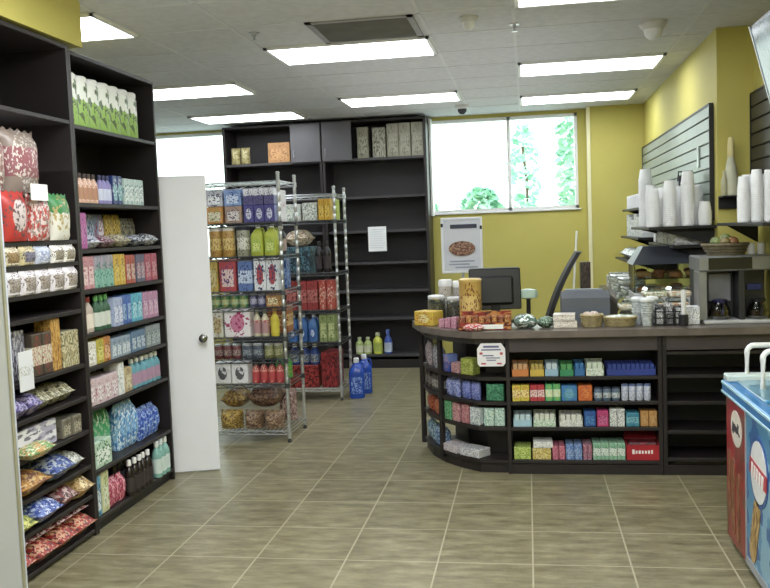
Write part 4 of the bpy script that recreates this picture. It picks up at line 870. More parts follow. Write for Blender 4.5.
# caddy with cutlery, cups, stirrers
t = thing('condiment_caddy', 'black wire caddy of white sachets and stirrers, between baskets and coffee machine', 'caddy', (.885, 5.83, ZC))
b = BM()
for z in (.01, .05, .09):
    pts = [(-.09, -.06, z), (.09, -.06, z), (.09, .06, z), (-.09, .06, z)]; tube(b, pts, .004, 6, True)
for x in (-.09, -.03, .03, .09):
    for y in (-.06, .06): tube(b, [(x, y, .0), (x, y, .12)], .004, 6)
bx(b, -.09, .09, -.06, .06, .004, .008); obj('wire_frame', b, BLACK, t)
for k, (x, y, h, c) in enumerate(((-.06, -.03, .09, '#e4e6ea'), (0, -.03, .07, '#26262a'), (.055, -.03, .1, '#dfe0e0'), (-.055, .03, .12, '#1d1d20'), (.0, .03, .13, '#e6e6e6'), (.06, .03, .11, '#2a2a2e'))):
    b = BM(); box(b, (x, y, .009+h/2), (.045, .045, h), .004, Matrix.Rotation(.1*(k-2), 4, 'Z')); obj('sachet_stack', b, pr(c, '#8a8c90', '#1a1a1c', 'blob', 6), t)
t = thing('straw_holder', 'slim white stick of wrapped straws standing tall beside the black caddy', 'straws', (.965, 5.76, ZC))
b = BM(); lathe(b, [(.028, 0), (.03, .004), (.03, .07), (.026, .072)], 16); obj('cup', b, plain('#2a2a2e', .3), t, smooth=True)
b = BM()
for k in range(5): a = k*1.25; tube(b, [(.008*math.cos(a), .008*math.sin(a), .06), (.012*math.cos(a), .012*math.sin(a), .22+.008*(k % 2))], .005, 8)
obj('straws', b, FOAM, t)
for k, (x, y, lb) in enumerate(((.70, 5.90, 'first'), (.745, 5.80, 'second'), (.79, 5.90, 'third'))):
    t = thing('plastic_cup', 'clear plastic cup stack beside the wide wicker basket, %s towards the coffee machine' % lb, 'cup', (x, y, ZC), 0, 'clear cup stacks on the countertop')
    b = BM(); pf = [(.03, 0)]; 
    for q in range(5): pf += [(.036, .08+.016*q), (.04, .082+.016*q), (.04, .086+.016*q), (.036, .09+.016*q)]
    lathe(b, pf, 16); obj('body', b, plain('#b4bcbc', .2, var=.3, scale=40), t, smooth=True)
    b = BM(); lathe(b, [(.043, .155), (.045, .158), (.045, .168), (.03, .18)], 16); obj('lid', b, plain('#e2e6e6', .3), t, smooth=True)
solo('box', 'napkin_dispenser', .11, .1, .115, (pr('#d9dbe0', '#eceded', '#9a9ca4', 'band', 6),), 1.02, 5.86, ZC, 0, 'small white and grey napkin box beside the coffee machine', 'box')
# ------------------------------------------------------------------ coffee machine
t = thing('coffee_machine', 'silver and black coffee brewer with two bays on the checkout countertop', 'coffee machine', (1.30, 6.0, ZC))
SIL = plain('#8f9092', .35, .5, var=.08)
b = BM(); bx(b, -.22, .22, .02, .19, 0, .425, .006); obj('housing', b, plain('#3a3a3c', .35), t)
b = BM(); bx(b, -.225, .225, -.16, .19, .335, .43, .008); obj('top_head', b, SIL, t)
b = BM(); bx(b, -.225, -.17, -.15, .02, .02, .335, .006); obj('side_column', b, SIL, t)
b = BM(); bx(b, -.14, .0, -.02, .0195, .13, .31, .004); obj('front_panel', b, plain('#85858e', .4), t)
b = BM(); bx(b, -.165, .1, -.163, -.1615, .345, .42, .002); obj('dark_window', b, plain('#1a1a1c', .15), t)
b = BM(); bx(b, -.20, .22, -.20, .02, 0, .022, .005); obj('drip_tray', b, plain('#bfc1c0', .35), t)
b = BM(); bx(b, .02, .06, -.15, .02, .022, .335, .004); obj('divider_column', b, plain('#2a2a2c', .4), t)
b = BM(); bx(b, .1, .19, -.02, .0195, .2, .24, .003); obj('blue_display', b, plain('#34408f', .2), t)
for k, (x, lb) in enumerate(((1.215, 'silver side of the coffee brewer'), (1.45, 'black side of the coffee brewer'))):
    c = thing('coffee_carafe', 'glass coffee carafe with dark handle on the %s' % lb, 'carafe', (x, 5.905, ZC+.023), 0, 'coffee carafes')
    b = BM(); lathe(b, [(.045, 0), (.066, .02), (.068, .05), (.05, .095), (.04, .11)], 20); obj('glass', b, clear('#b8b4a8', .4), c, smooth=True)
    b = BM(); lathe(b, [(.043, .004), (.062, .02), (.063, .045), (.06, .055)], 20); obj('coffee', b, plain('#4a3a24', .2), c, smooth=True)
    b = BM(); lathe(b, [(.043, .108), (.046, .112), (.046, .125), (.02, .13)], 20); tube(b, [(0, -.044, .115), (0, -.09, .11), (0, -.095, .06), (0, -.068, .035)], .008); obj('lid_and_handle', b, plain('#20204a' if k == 0 else '#1a1a1c', .35), c, smooth=True)
b = BM()
# basket of fruit on the brewer
t = thing('fruit_bowl', 'woven bowl of leafy green and brown goods on top of the coffee brewer', 'bowl', (1.28, 6.03, ZC+.431))
b = BM()
for k in range(4): tube(b, [((.11+.012*k)*math.cos(2*PI*i/24), (.09+.01*k)*math.sin(2*PI*i/24), .008+.02*k) for i in range(24)], .011, 6, True)
obj('weave', b, plain('#6f6448', .6, var=.3, scale=30), t)
b = BM(); lathe(b, [(.09, .003), (.12, .05), (.118, .055)], 20, 1, .8); obj('lining', b, plain('#4a4230', .8), t, smooth=True)
for k in range(7):
    a = k*.9; c = ('#7a8a4a', '#8a7a48', '#a06a40', '#6a7a3c')[k % 4]
    o = obj('fruit', (lambda bb: (lathe(bb, [(.008, -.034), (.026, -.024), (.036, 0), (.027, .024), (.008, .033)], 14), bb)[1])(BM()), plain(c, .4, var=.2, scale=20), None, smooth=True)
    o.location = (1.28+.065*math.cos(a)*(k > 0), 6.03+.05*math.sin(a)*(k > 0), ZC+.431+.085+.02*(k == 0)); tag(o, 'green or brown fruit heaped in the woven bowl on the coffee brewer', 'fruit', 'fruit in the woven bowl')
for k, (x, c) in enumerate(((1.43, '#d8d8d6'), (1.49, '#cfd0d0'))):
    solo('can', 'creamer_can', .05, .05, .075, (plain(c, .4), CHROME), x, 5.98, ZC+.431, 0, 'small pale can on the brewer, %s from the fruit bowl' % ('first', 'second')[k], 'can', 'pale cans on the brewer')
# ------------------------------------------------------------------ back counter and pastry case on the right wall
t = thing('back_counter', 'dark back counter along the yellow right wall, behind the checkout', 'counter', (1.03, 7.9, 0))
b = BM(); bx(b, -.28, .295, -1.25, 1.75, .9, .94, .003); obj('worktop', b, plain('#5f5650', .35, var=.15, scale=10), t)
b = BM(); bx(b, -.26, .295, -1.23, 1.73, .06, .9); obj('body', b, DARK, t)
b = BM(); bx(b, -.22, .295, -1.2, 1.7, 0, .06); obj('kick_board', b, DARK2, t)
OR3 = ('first', 'second', 'third')
# pastry case
ZB = .941
t = thing('pastry_case', 'clear pastry case with dark sloping hood on the back counter', 'display case', (1.03, 6.86, ZB))
M2 = Matrix.Identity(4)
b = BM(); bx(b, -.26, .28, -.19, .19, 0, .14, .004); obj('base', b, plain('#d2d4d4', .4), t)
for k, x in enumerate((-.255, .275)):
    b = BM(); bx(b, x-.003, x+.003, -.185, .185, .14, .35); obj('side_glass', b, CL, t)
b = BM(); bx(b, -.252, .272, -.188, -.182, .14, .35); obj('front_glass', b, clear('#eef4f2', .15), t)
b = BM(); bx(b, -.252, .272, -.18, .18, .24, .246); obj('shelf', b, CL, t)
hood = [(-.27, .35), (.29, .35), (.29, .48), (-.18, .48)]
b = BM(); va = []
for (y, dz) in ((-.2, 0), (.19, 0)):
    va.append([b.verts.new((x, y+(.12 if (z > .4 and y < 0) else 0), z)) for x, z in hood])
for i in range(4): b.faces.new((va[0][i], va[0][(i+1) % 4], va[1][(i+1) % 4], va[1][i]))
b.faces.new(va[0][::-1]); b.faces.new(va[1]); obj('hood', b, plain('#393c44', .4, var=.05), t)
def pastry(x, y, z, k):
    b = BM(); 
    if k % 3 == 0: lathe(b, [(.01, .002), (.045, 0), (.052, .018), (.04, .035), (.008, .042)], 16)
    elif k % 3 == 1: tube(b, [(-.045, .0, .02), (-.02, -.012, .028), (.02, -.012, .028), (.045, 0, .02)], .022, 10)
    else: lathe(b, [(.028, 0), (.036, .03), (.048, .034), (.04, .055), (.006, .062)], 16)
    o = obj(('bun', 'croissant', 'muffin')[k % 3], b, plain(('#b8743c', '#c08a4a', '#96522c')[k % 3], .5, var=.25, scale=25), None, smooth=True); o.location = (x, y, z)
    nm = ('round glazed bun', 'curved croissant', 'domed brown muffin')[k % 3]
    return tag(o, nm+' inside the clear pastry case under the dark hood', ('bun', 'croissant', 'muffin')[k % 3], nm+'s in the pastry case')
for j, (zz, yy) in enumerate(((ZB+.141, 6.78), (ZB+.247, 6.79), (ZB+.247, 6.90))):
    for k in range(4): pastry(.85+.118*k, yy, zz+.001, k+j)
# stack of lidded clear boxes beside the case
for i, (x, y, n) in enumerate(((.865, 7.35, 3), (.84, 7.75, 3))):
    for k in range(n):
        t = thing('salad_box', '%s clear lidded food box, %s pile past the pastry case' % (('lowest', 'middle', 'topmost')[k], ('first', 'second')[i]), 'food box', (x-.02*k, y, ZB+.075*k), .1*k)
        b = BM(); box(b, (0, 0, .024), (.18, .16, .044), .012); obj('tray', b, pr(('#5a7a4a', '#7a8a54', '#a8a088')[k], '#cfd6cc', '#8a9a8a', 'blob', 6), t)
        b = BM(); box(b, (0, 0, .058), (.185, .165, .026), .01); obj('lid', b, plain('#d6dcdc', .2, var=.1), t)
for i, (x, y, n, cs) in enumerate(((.66, 6.10, 2, ('#7a8a5a', '#c0b48a')), (.82, 6.12, 3, ('#b0743c', '#c08a50', '#8a9a60')), (.975, 6.12, 3, ('#c07a3c', '#a8642c', '#c89a5c')))):
    for k in range(n):
        t = thing('clamshell_box', '%s clear clamshell food box, %s pile on the countertop from the cash register' % (('lowest', 'middle', 'topmost')[k], OR3[i]), 'food box', (x+.008*k, y, ZC+.078*k), .08*(k-1))
        b = BM(); box(b, (0, 0, .022), (.145, .16, .042), .012); obj('tray', b, pr(cs[k], '#dfe2da', '#e6d2a8', 'blob', 4), t)
        b = BM(); lathe(b, [(.094, .0), (.096, .006), (.08, .026), (.03, .034), (.005, .035)], 4, .92, 1.0, at=(0, 0, .043), M=Matrix.Identity(4)); bmesh.ops.rotate(b, cent=(0, 0, 0), matrix=Matrix.Rotation(PI/4, 3, 'Z'), verts=b.verts[:]); obj('lid', b, clear('#e9efee', .45), t)
# wall shelves on the right (dark, bracketed)
def wall_shelf(label, x0, x1, y0, y1, z, wall, drop=True):
    t = thing('wall_shelf', label, 'shelf', ((x0+x1)/2, (y0+y1)/2, z)); w, l = (x1-x0)/2, (y1-y0)/2
    b = BM(); bx(b, -w, w, -l, l, -.02, 0, .002); obj('board', b, BLACK, t)
    for yy in (-l+.08, l-.08):
        b = BM(); prismM(b, [(w, -.02), (-w+.05, -.02), (w, -.14)], .012, Matrix.Translation((0, yy, 0))); obj('bracket', b, BLACK, t)
    return t
wall_shelf('black wall shelf carrying rows of white cup sleeves below the grey slatted board', .86, 1.328, 6.52, 7.6, 1.565, 1.33)
wall_shelf('black wall shelf with white boxes, under the row of cup sleeves', 1.04, 1.328, 6.62, 7.9, 1.425, 1.33, False)
wall_shelf('black corner shelf nearest the yellow column, upper one with white tubs', 1.0, 1.328, 8.15, 9.6, 1.735, 1.33)
wall_shelf('black corner shelf under the white tubs, middle one near the column', .98, 1.328, 8.15, 9.6, 1.46, 1.33)
wall_shelf('lowest black corner shelf near the yellow column, holding white lids', .92, 1.328, 8.15, 9.6, 1.24, 1.33)
# foam cup sleeves
def sleeve(x, y, z, h, label, grp, r=.05):
    key = ('sleeve', round(h, 2), r)
    if key in _P:
        o = copy_tree(_P[key]); o.location = (x, y, z); o['label'] = label; o['group'] = grp; return o
    b = BM(); pf = [(r*.9, 0)]; zz = .008; n = int((h-.07)/.014)
    for k in range(n): pf += [(r, zz), (r, zz+.007), (r*.955, zz+.009), (r*.955, zz+.0135)]; zz += .014
    pf += [(r*.93, zz), (r*.75, h-.006), (r*.72, h), (r*.2, h-.002)]
    lathe(b, pf, 18)
    o = obj('cup_sleeve', b, FOAM, None, smooth=True); o.location = (x, y, z); tag(o, label, 'cups', grp); _P[key] = o; return o
OR2 = ('first', 'second', 'third', 'fourth', 'fifth', 'sixth', 'seventh', 'eighth')
for k, (x, y, h) in enumerate(((.905, 6.60, .27), (.965, 6.70, .28), (1.02, 6.60, .33), (1.09, 6.70, .29), (1.145, 6.60, .39), (1.215, 6.70, .28), (1.262, 6.60, .17))):
    sleeve(x, y, 1.566, h, 'upside down foam cup stack under slatted board, %s from the column side' % OR2[k], 'white foam cup stacks under the grey slats', .049)
for k in range(5):
    sleeve(.92+.084*k, 6.83, 1.566, (.31, .29, .33, .31, .3)[k], 'rear row foam cup stack under slatted board, %s from the column side' % OR2[k], 'rear white foam cup stacks', .042)
for k in range(4):
    b = BM(); box(b, (0, 0, .045), (.2, .24, .09), .006); box(b, (-.08, .0, .096), (.05, .2, .01), .003, Matrix.Rotation(.3, 4, 'Y'))
    o = obj('lid_box', b, pr('#dcdde0', '#f0f0f0', '#a8aab0', 'blob', 3)); o.location = (1.16, 6.80+.29*k, 1.426); o.rotation_euler.z = .06*(-1)**k
    tag(o, 'white lid box on the shelf under the cup stacks, %s from the brewer' % ('nearest', 'second', 'third', 'fourth')[k], 'box', 'white lid boxes')
for k in range(6): solo('jar', 'white_tub', .11, .11, .13, (plain('#dfe0e0', .45, var=.04), FOAM), 1.07, 8.3+.2*k, 1.736, 0, 'white tub on the upper corner shelf, %s from the slatted board' % ('nearest', 'second', 'third', 'fourth', 'fifth', 'sixth')[k], 'tub', 'white tubs on the upper corner shelf')
for k in range(6): solo('box', 'lid_carton', .2, .15, .16+.03*(k % 3), (pr('#cfd4d8', '#e6e8ea', '#5a6066', 'band', 5),), 1.10, 8.29+.21*k, 1.461, PI/2, 'pale carton on the middle corner shelf, %s from the slatted board' % ('nearest', 'second', 'third', 'fourth', 'fifth', 'sixth')[k], 'carton', 'pale cartons on the middle corner shelf')
for k in range(5): solo('pack', 'lid_sleeve', .2, .2, .1, (pr('#dfe1e2', '#8fa090', '#f0f0f0', 'blob', 4),), 1.05, 8.32+.24*k, 1.241, PI/2, 'white sleeve of lids on the lowest corner shelf, %s from the slatted board' % ('nearest', 'second', 'third', 'fourth', 'fifth')[k], 'lids', 'white lid sleeves')
for k in range(5): solo('box', 'supply_carton', .2, .22, .12+.04*(k % 2), (pr(('#c8ccc8', '#4a5a48', '#d6d8d4', '#6a7a68', '#dcdcd8')[k], '#e6e8e6', '#3c4a40', 'blob', 4),), .92, 8.28+.27*k, ZB, PI/2, 'supply carton on the back counter below the corner shelves, %s from the pastry case' % ('nearest', 'second', 'third', 'fourth', 'fifth')[k], 'carton', 'supply cartons on the back counter')
sleeve(.95, 7.35, 1.566, .46, 'thick pale cup sleeve at the far end of the cup shelf', 'white foam cup stacks under the grey slats', .056)
# black machine behind the cups (airpot)
t = thing('airpot', 'black coffee airpot half hidden behind the white cup stacks', 'airpot', (1.20, 7.0, 1.566))
b = BM(); lathe(b, [(.06, 0), (.062, .02), (.06, .30), (.05, .33)], 20); obj('body', b, BLACK, t, smooth=True)
b = BM(); lathe(b, [(.05, .33), (.055, .345), (.055, .375), (.03, .39)], 20); box(b, (0, -.06, .365), (.03, .07, .022), .004); obj('pump_head', b, plain('#26262a', .3), t)
b = BM(); tube(b, [(-.055, 0, .34), (-.05, 0, .41), (.05, 0, .41), (.055, 0, .34)], .007); obj('handle', b, BLACK, t, smooth=True)
# near cup shelf and small bracket shelf
wall_shelf('black wall shelf above the coffee brewer with tall white cup stacks', 1.28, 1.53, 5.1, 6.30, 1.58, 1.56)
for k, (x, y, h) in enumerate(((1.338, 5.78, .285), (1.415, 5.78, .325), (1.492, 5.78, .32), (1.385, 5.89, .30), (1.47, 5.89, .3))):
    sleeve(x, y, 1.581, h, 'tall white foam cup stack above the coffee brewer, %s' % ('first from the cone shaped bottle', 'second from the cone shaped bottle', 'third from the cone shaped bottle', 'first of the rear row', 'second of the rear row')[k], 'tall white foam cup stacks above the brewer', .04)
t = thing('wall_shelf', 'small black bracket shelf on the yellow wall corner carrying a white bottle', 'shelf', (1.43, 6.42, 1.765))
b = BM(); bx(b, -.1, .075, -.08, .065, -.012, 0, .002); obj('board', b, BLACK, t)
b = BM(); bx(b, -.1, .075, .045, .065, -.09, -.012, .002); obj('bracket', b, BLACK, t)
t = thing('syrup_bottle', 'white cone shaped syrup bottle with tall yellow spout on the small bracket shelf', 'bottle', (1.40, 6.40, 1.766))
b = BM(); lathe(b, [(.05, 0), (.053, .01), (.05, .1), (.03, .22), (.022, .26), (.02, .27)], 20); obj('body', b, plain('#c9c8a8', .35), t, smooth=True)
b = BM(); lathe(b, [(.023, .265), (.024, .3), (.02, .38), (.014, .4)], 16); obj('spout', b, plain('#d8c880', .4), t, smooth=True)
b = BM(); lathe(b, [(.022, 0), (.024, .005), (.022, .1), (.009, .14), (.009, .17)], 14); o = obj('small_bottle', b, plain('#b8b48a', .3), None, smooth=True); o.location = (1.345+.005, 6.375, 1.766); tag(o, 'small slim pale bottle beside the cone shaped syrup bottle', 'bottle')
# slat walls
def slatwall(label, x, y0, y1, z0, z1, m, groove, n):
    t = thing('slatwall', label, 'slatwall', (x, (y0+y1)/2, (z0+z1)/2)); l, h = (y1-y0)/2, (z1-z0)/2
    b = BM(); bx(b, .008, .02, -l, l, -h, h); obj('backing', b, groove, t)
    b = BM(); p = 2*h/n
    for k in range(n): bx(b, -.006, .008, -l+.004, l-.004, -h+p*k+.012, -h+p*(k+1), .002)
    obj('slats', b, m, t)
    b = BM(); bx(b, -.012, .02, -l-.008, -l+.004, -h, h); bx(b, -.012, .02, l-.004, l+.008, -h, h); bx(b, -.012, .02, -l, l, h-.002, h+.012); obj('edge_trim', b, BLACK, t)
    return t
slatwall('pale grey green slatted board on the yellow wall above the white cup stacks', 1.308, 6.60, 10.28, 1.60, 2.42, plain('#8c9a92', .35, var=.05), BLACK, 9)
slatwall('black slatted board at the right edge above the coffee brewer', 1.548, 4.9, 6.44, 1.62, 2.45, plain('#2b2827', .4), plain('#151414', .6), 9)
for k, (y, z) in enumerate(((7.0, 2.08),)):
    b = BM(); box(b, (0, 0, 0), (.012, .05, .16), .003); o = obj('price_tag', b, plain('#c8d8ce', .4)); o.location = (1.294, y, z); tag(o, 'pale narrow tag hung on the grey green slatted board', 'tag')
# television
t = thing('television', 'wall mounted flat television tilted down at the top right corner', 'television', (1.435, 5.12, 2.47))
Mt = Matrix.Rotation(-.25, 4, 'Y')
def PT(nm, b, m): bmesh.ops.transform(b, matrix=Mt, verts=b.verts[:]); return obj(nm, b, m, t)
b = BM(); bx(b, -.025, .03, -.48, .48, -.29, .29, .006); PT('casing', b, plain('#1c1f22', .3))
b = BM(); bx(b, -.029, -.0255, -.46, .46, -.265, .27); PT('screen', b, plain('#4a5a60', .12))
b = BM(); bx(b, -.033, -.0255, -.482, .482, -.292, -.272, .002); bx(b, -.033, -.0255, .467, .482, -.29, .29, .002); bx(b, -.033, -.0255, -.482, -.467, -.29, .29, .002); PT('silver_bezel', b, plain('#b8bcc0', .3, .6))
b = BM(); bx(b, .03, .075, -.12, .12, -.1, .06, .004); PT('wall_mount', b, BLACK)
# ------------------------------------------------------------------ ice cream chest freezer
t = thing('chest_freezer', 'ice cream chest freezer with red and blue side panels at the right edge', 'freezer', (1.25, 3.9, 0))
xf = .955-1.25
b = BM(); bx(b, xf+.004, .29, -.6, .615, .03, .80, .006); obj('body', b, plain('#8fa8bc', .35), t)
b = BM(); bx(b, xf, xf+.004, .215, .612, .035, .745, .001); obj('red_panel', b, printed('#a3222a', '#9a262c', '#7a3a2c', 'blob', 3, .3, 3), t)
b = BM(); bx(b, xf, xf+.004, -.6, .212, .035, .745, .001); obj('blue_panel', b, printed('#4a8fc0', '#7fb2d2', '#2c62a8', 'blob', 5, .3, 3), t)
b = BM(); bx(b, xf-.004, xf, .205, .228, .035, .745, .001); bx(b, xf-.004, xf, -.6, .21, .035, .075, .001); obj('grey_edge', b, plain('#9aa0ac', .35), t)
b = BM(); bx(b, xf-.018, .30, -.61, .625, .745, .815, .008); obj('rim', b, plain('#2a7ac0', .25), t)
b = BM()
for z in (.752, .797): bx(b, xf-.021, xf-.016, -.61, .625, z, z+.012, .001); bx(b, xf-.018, .3, .622, .628, z, z+.012, .001)
obj('rim_stripe', b, plain('#a8dcf0', .25), t)
b = BM(); bx(b, xf+.03, .26, -.57, .52, .815, .826, .002); obj('glass_lid', b, plain('#6f9cb4', .08), t)
b = BM(); bx(b, xf-.012, .29, .53, .618, .815, .85, .006); obj('lid_bar', b, plain('#c4d4d4', .35), t)
b = BM(); bx(b, xf+.02, .27, -.05, -.02, .826, .84, .003); obj('lid_frame', b, plain('#3c86b8', .3), t)
def oval(rx, rz, th=.003, n=28):
    return [(rx*math.cos(2*PI*i/n), rz*math.sin(2*PI*i/n)) for i in range(n)]
MX = Matrix.Rotation(-PI/2, 4, 'Z')   # local x -> -y world, local y(thickness) -> +x
def decal(nm, poly, y, z, m, off, par=t, rot=0.):
    b = BM(); prismM(b, poly, .003, Matrix.Translation((xf-off, y, z)) @ MX @ Matrix.Rotation(rot, 4, 'Y')); return obj(nm, b, m, par)
lg = decal('oval_logo', oval(.105, .085), .40, .615, plain('#e6ddd2', .35), .003, rot=.15)
for k, (y, z, w, h, r) in enumerate(((.455, .612, .03, .05, .2), (.42, .615, .02, .035, .3), (.39, .612, .022, .03, .2), (.36, .622, .02, .045, .3), (.34, .60, .025, .012, .1))):
    decal('logo_letter', [(-w/2, -h/2), (w/2, -h/2), (w/2, h/2), (-w/2, h/2)], y, z, plain('#3c3a44', .4), .0055, lg, .35)
rg = decal('round_logo_ring', oval(.15, .155), -.01, .52, plain('#2f58a4', .35), .003)
decal('round_logo', oval(.13, .135), -.01, .52, plain('#dfe2e6', .35), .0055, rg)
decal('logo_band', [(-.14, -.04), (.14, -.02), (.14, .05), (-.14, .03)], -.01, .51, plain('#c03a48', .35), .008, rg, .15)
for k in range(5):
    decal('logo_letter', [(-.013, -.028), (.013, -.028), (.013, .028), (-.013, .028)], .075-.042*k, .515-.004*k, plain('#f0ecec', .4), .0105, rg, .2)
def capsule(w, h, n=8): return [(w/2*math.cos(a), h/2-w/2+w/2*math.sin(a)) for a in [PI*i/n for i in range(n+1)]]+[(w/2*math.cos(a), -h/2+w/2+w/2*math.sin(a)) for a in [PI+PI*i/n for i in range(n+1)]]
decal('ice_cream_picture', capsule(.11, .32), .065, .235, printed('#b08a4a', '#c8a468', '#7c5a2c', 'blob', 2, .4, 4), .003, rot=.35)
for k, (y, z, w, h) in enumerate(((.55, .33, .05, .3), (.47, .27, .06, .38), (.37, .24, .05, .34))):
    decal('cone_picture', capsule(w, h), y, z, printed('#8a4a34', '#a8704a', '#5a2c24', 'blob', k, .4, 4), .003, rot=.06*(k-1))
def loop(y, x0, x1, z1):
    z0 = .82; r = .035; pts = [(x0, y, z0), (x0, y, z1-r)]
    pts += [(x0+r-r*math.cos(a), y, z1-r+r*math.sin(a)) for a in (.4, .8, 1.2)]+[(x0+r, y, z1), (x1-r, y, z1)]
    pts += [(x1-r+r*math.sin(a), y, z1-r+r*math.cos(a)) for a in (.4, .8, 1.2)]+[(x1, y, z1-r), (x1, y, z0)]
    b = BM(); tube(b, pts, .013, 10); return obj('handle', b, plain('#e2e4e6', .35, var=.02), t, smooth=True)
loop(.575, 1.045-1.25, 1.36-1.25, .99); loop(.30, 1.05-1.25, 1.36-1.25, 1.0)
b = BM()
for sy in (-.5, .52): bx(b, xf+.03, xf+.09, sy-.03, sy+.03, 0, .032, .004); bx(b, .2, .26, sy-.03, sy+.03, 0, .032, .004)
obj('foot', b, BLACK, t)
b = BM(); lathe(b, [(.004, 0), (.014, .004), (.012, .012), (.004, .014)], 12, M=Matrix.Rotation(PI/2, 4, 'X') , at=(xf+.02, .63, .17)); obj('drain_cap', b, WHITE, t, smooth=True)
# ------------------------------------------------------------------ behind the counter
t = thing('office_chair', 'black office chair with curved reclined backrest, left of the grey cash register', 'chair', (-.17, 7.05, 0))
b = BM(); n = 14; va = []
for i in range(n+1):
    f = i/n; z = .56+.83*f; xx = .24+.10*f+.20*f**2.2; hw_ = .235*(1-.35*f**3); th = .03
    va.append([b.verts.new((xx+dx_, yy, z)) for dx_, yy in ((0, -hw_), (th, -hw_), (th+.02, 0), (th, hw_), (0, hw_), (.02, 0))])
for i in range(n):
    for k in range(6): b.faces.new((va[i][k], va[i][(k+1) % 6], va[i+1][(k+1) % 6], va[i+1][k]))
b.faces.new(va[0][::-1]); b.faces.new(va[-1]); obj('backrest', b, plain('#0e0f11', .6), t, smooth=True)
b = BM(); box(b, (0, 0, .48), (.48, .46, .08), .03, seg=2); obj('seat', b, plain('#26282b', .7), t)
b = BM(); tube(b, [(.0, .0, .43), (.2, 0, .42), (.29, 0, .5), (.29, 0, .62)], .018); obj('back_bracket', b, BLACK, t)
b = BM(); tube(b, [(0, 0, .08), (0, 0, .45)], .025); obj('gas_column', b, BLACK, t)
for k in range(5):
    a = 2*PI*k/5; b = BM(); tube(b, [(0, 0, .1), (.27*math.cos(a), .27*math.sin(a), .07)], .018); l = obj('leg', b, BLACK, t)
    b = BM(); lathe(b, [(.01, -.015), (.028, -.012), (.028, .012), (.01, .015)], 12, M=Matrix.Rotation(PI/2, 4, 'X'), at=(.27*math.cos(a), .27*math.sin(a), .029)); obj('caster', b, BLACK, l)
t = thing('side_cabinet', 'low dark cabinet below the window that carries a brown carton', 'cabinet', (.56, 9.15, 0))
b = BM(); bx(b, -.15, .15, -.2, .2, .04, .92, .004); obj('body', b, DARK, t)
b = BM(); bx(b, -.145, .145, -.215, -.201, .06, .9, .003); obj('door', b, DARK2, t)
b = BM(); bx(b, -.13, .13, -.18, .18, 0, .04); obj('kick_board', b, BLACK, t)
solo('box', 'brown_carton', .10, .16, .30, (pr('#4a3c30', '#5a4a3a', '#2f261e', 'blob', 3),), .565, 9.05, .921, 0, 'narrow dark brown carton standing by the yellow pillar', 'carton')
t = thing('broom', 'slim white pole leaning on the yellow wall beside the pillar', 'pole', (.44, 10.05, 0))
b = BM(); tube(b, [(.0, .0, .05), (.13, .43, 1.52)], .013, 8); obj('handle', b, plain('#e2e2d6', .4), t, smooth=True)
b = BM(); box(b, (0, 0, .05), (.28, .05, .1), .01); obj('bristle_head', b, plain('#5a5a5e', .8), t)
# ------------------------------------------------------------------ outside the windows
b = BM(); bx(b, -14, 12, YB+.12, YB+26, -.4, -.3); o = struct('ground_outside', b, noise_wall('outdoor_paving', '#c9ccc4', '#dcded8', 1.))
def leaf_mat(c0, c1):
    m, nt, bs = newmat('leaf'); tc = N(nt, 'ShaderNodeTexCoord'); n1 = N(nt, 'ShaderNodeTexNoise'); n1.inputs['Scale'].default_value = 3
    nt.links.new(tc.outputs['Object'], n1.inputs['Vector']); r = ramp(nt, n1.outputs['Fac'], [(.35, lin(c0)), (.65, lin(c1))]); nt.links.new(r.outputs[0], bs.inputs['Base Color']); bs.inputs['Roughness'].default_value = .6
    return m
LEAF = leaf_mat('#7ebd98', '#c4ead2')
def shrub(label, x, y, z0, rx, ry, h, n, seed, ls=.11, name='shrub'):
    rr = random.Random(seed); t = thing(name, label, 'tree' if name == 'tree' else 'shrub', (x, y, -.3))
    b = BM()
    for i in range(n):
        a = rr.uniform(0, 2*PI); q = rr.uniform(.35, 1)**.5; zz = rr.random(); f = math.sin(PI*min(max(zz*.85+.1, 0), 1))**.6
        p = Vector((rx*q*f*math.cos(a), ry*q*f*math.sin(a), z0+h*zz)); s = ls*rr.uniform(.6, 1.3)
        u = Vector((rr.uniform(-1, 1), rr.uniform(-1, 1), rr.uniform(-.6, .6))).normalized(); v = u.cross(Vector((rr.uniform(-1, 1), rr.uniform(-1, 1), rr.uniform(-1, 1)))).normalized()
        b.faces.new([b.verts.new(p+u*s), b.verts.new(p+v*s*.45), b.verts.new(p-u*s), b.verts.new(p-v*s*.45)])
    obj('foliage', b, LEAF, t)
    b = BM(); tube(b, [(0, 0, 0), (.04, .02, z0+h*.3), (-.03, 0, z0+h*.75)], max(.03, rx*.06), 8); obj('trunk', b, plain('#6a5a48', .8), t, smooth=True)
    return t
shrub('tall leafy green tree outside the right window pane', 0.86, 13.2, .6, .42, .5, 4.2, 2600, 3, .085, 'tree')
shrub('pale green tree top outside the middle of the window, further off', -.02, 17.0, 2.2, .3, .4, 1.6, 220, 5, .12, 'tree')
shrub('low green bush outside the left window pane, nearer its middle', -.72, 14.0, .5, .5, .5, 2.0, 1500, 6, .10)
shrub('low green bush outside the left window pane, beside the frame', -1.75, 14.4, .5, .5, .5, 1.95, 1400, 8, .10)
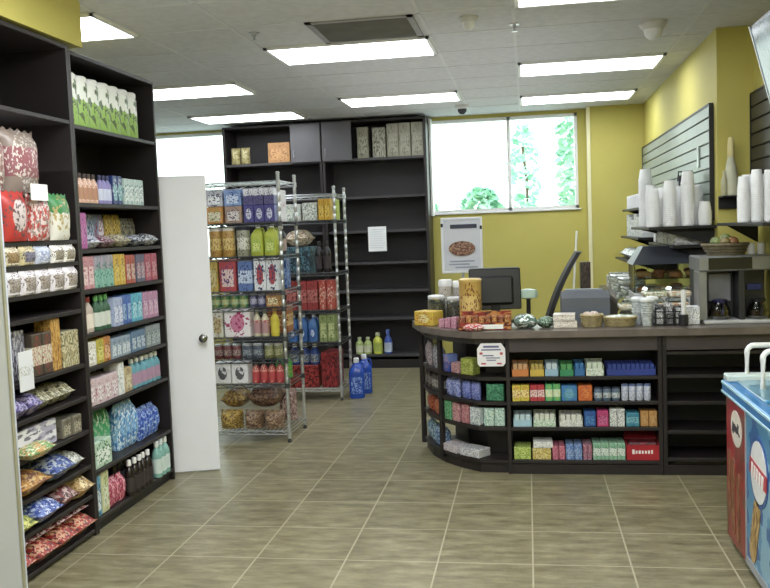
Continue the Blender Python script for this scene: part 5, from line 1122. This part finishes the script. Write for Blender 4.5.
# ------------------------------------------------------------------ light, world, camera
w = bpy.data.worlds.new('daylight'); bpy.context.scene.world = w; w.use_nodes = True; nt = w.node_tree
bg = nt.nodes['Background']; tc = N(nt, 'ShaderNodeTexCoord'); sx = N(nt, 'ShaderNodeSeparateXYZ'); nt.links.new(tc.outputs['Generated'], sx.inputs[0])
rp = ramp(nt, sx.outputs[2], [(.0, lin('#dfe6e2')), (.35, lin('#f4faff')), (1., lin('#cfe2f6'))]); nt.links.new(rp.outputs[0], bg.inputs['Color']); bg.inputs['Strength'].default_value = 4.5
def area(name, loc, sx_, sy_, power, rot=(0, 0, 0), col=(1, 1, 1)):
    l = bpy.data.lights.new(name, 'AREA'); l.shape = 'RECTANGLE'; l.size = sx_; l.size_y = sy_; l.energy = power; l.color = col
    o = bpy.data.objects.new(name, l); COL.objects.link(o); o.location = loc; o.rotation_euler = rot; return o
for i, (x, y) in enumerate(((-1.2, 3.5), (-1.2, 1.0), (.5, 2.4), (.5, 0.), (-3.0, 2.3))): area('added_ceiling_fill', (x, y, CZ-.03), 1.15, .58, 50, (0, 0, 0), (.93, .97, 1.))  # added lamps out of view, standing in for further ceiling panels
area('added_uplight_fill', (-1.3, 2.2, 2.0), 3.2, 4.5, 22, (PI, 0, 0)); area('added_uplight_fill', (-.6, 7.8, 2.25), 2.2, 4., 12, (PI, 0, 0))  # added upward fill that brightens the ceiling, no such lamps in the shop
cam = bpy.data.cameras.new('camera'); co = bpy.data.objects.new('camera', cam); COL.objects.link(co)
cam.sensor_fit = 'HORIZONTAL'; cam.sensor_width = 36.; cam.lens = 875/770*36.; cam.clip_start = .05; cam.clip_end = 200
rt = Vector((0.98641702, 0.15980715, -0.03798878)); dn = Vector((-0.02569495, -0.07830449, -0.9965983)); fw = Vector((-0.16223822, 0.98403764, -0.07313465))
mw = Matrix.Identity(4)
for i in range(3): mw[i][0], mw[i][1], mw[i][2] = rt[i], -dn[i], -fw[i]
mw[2][3] = 1.62; co.matrix_world = mw
sc = bpy.context.scene; sc.camera = co
sc.view_settings.view_transform = 'Standard'; sc.view_settings.look = 'None'; sc.view_settings.exposure = 0.; sc.view_settings.gamma = 1.
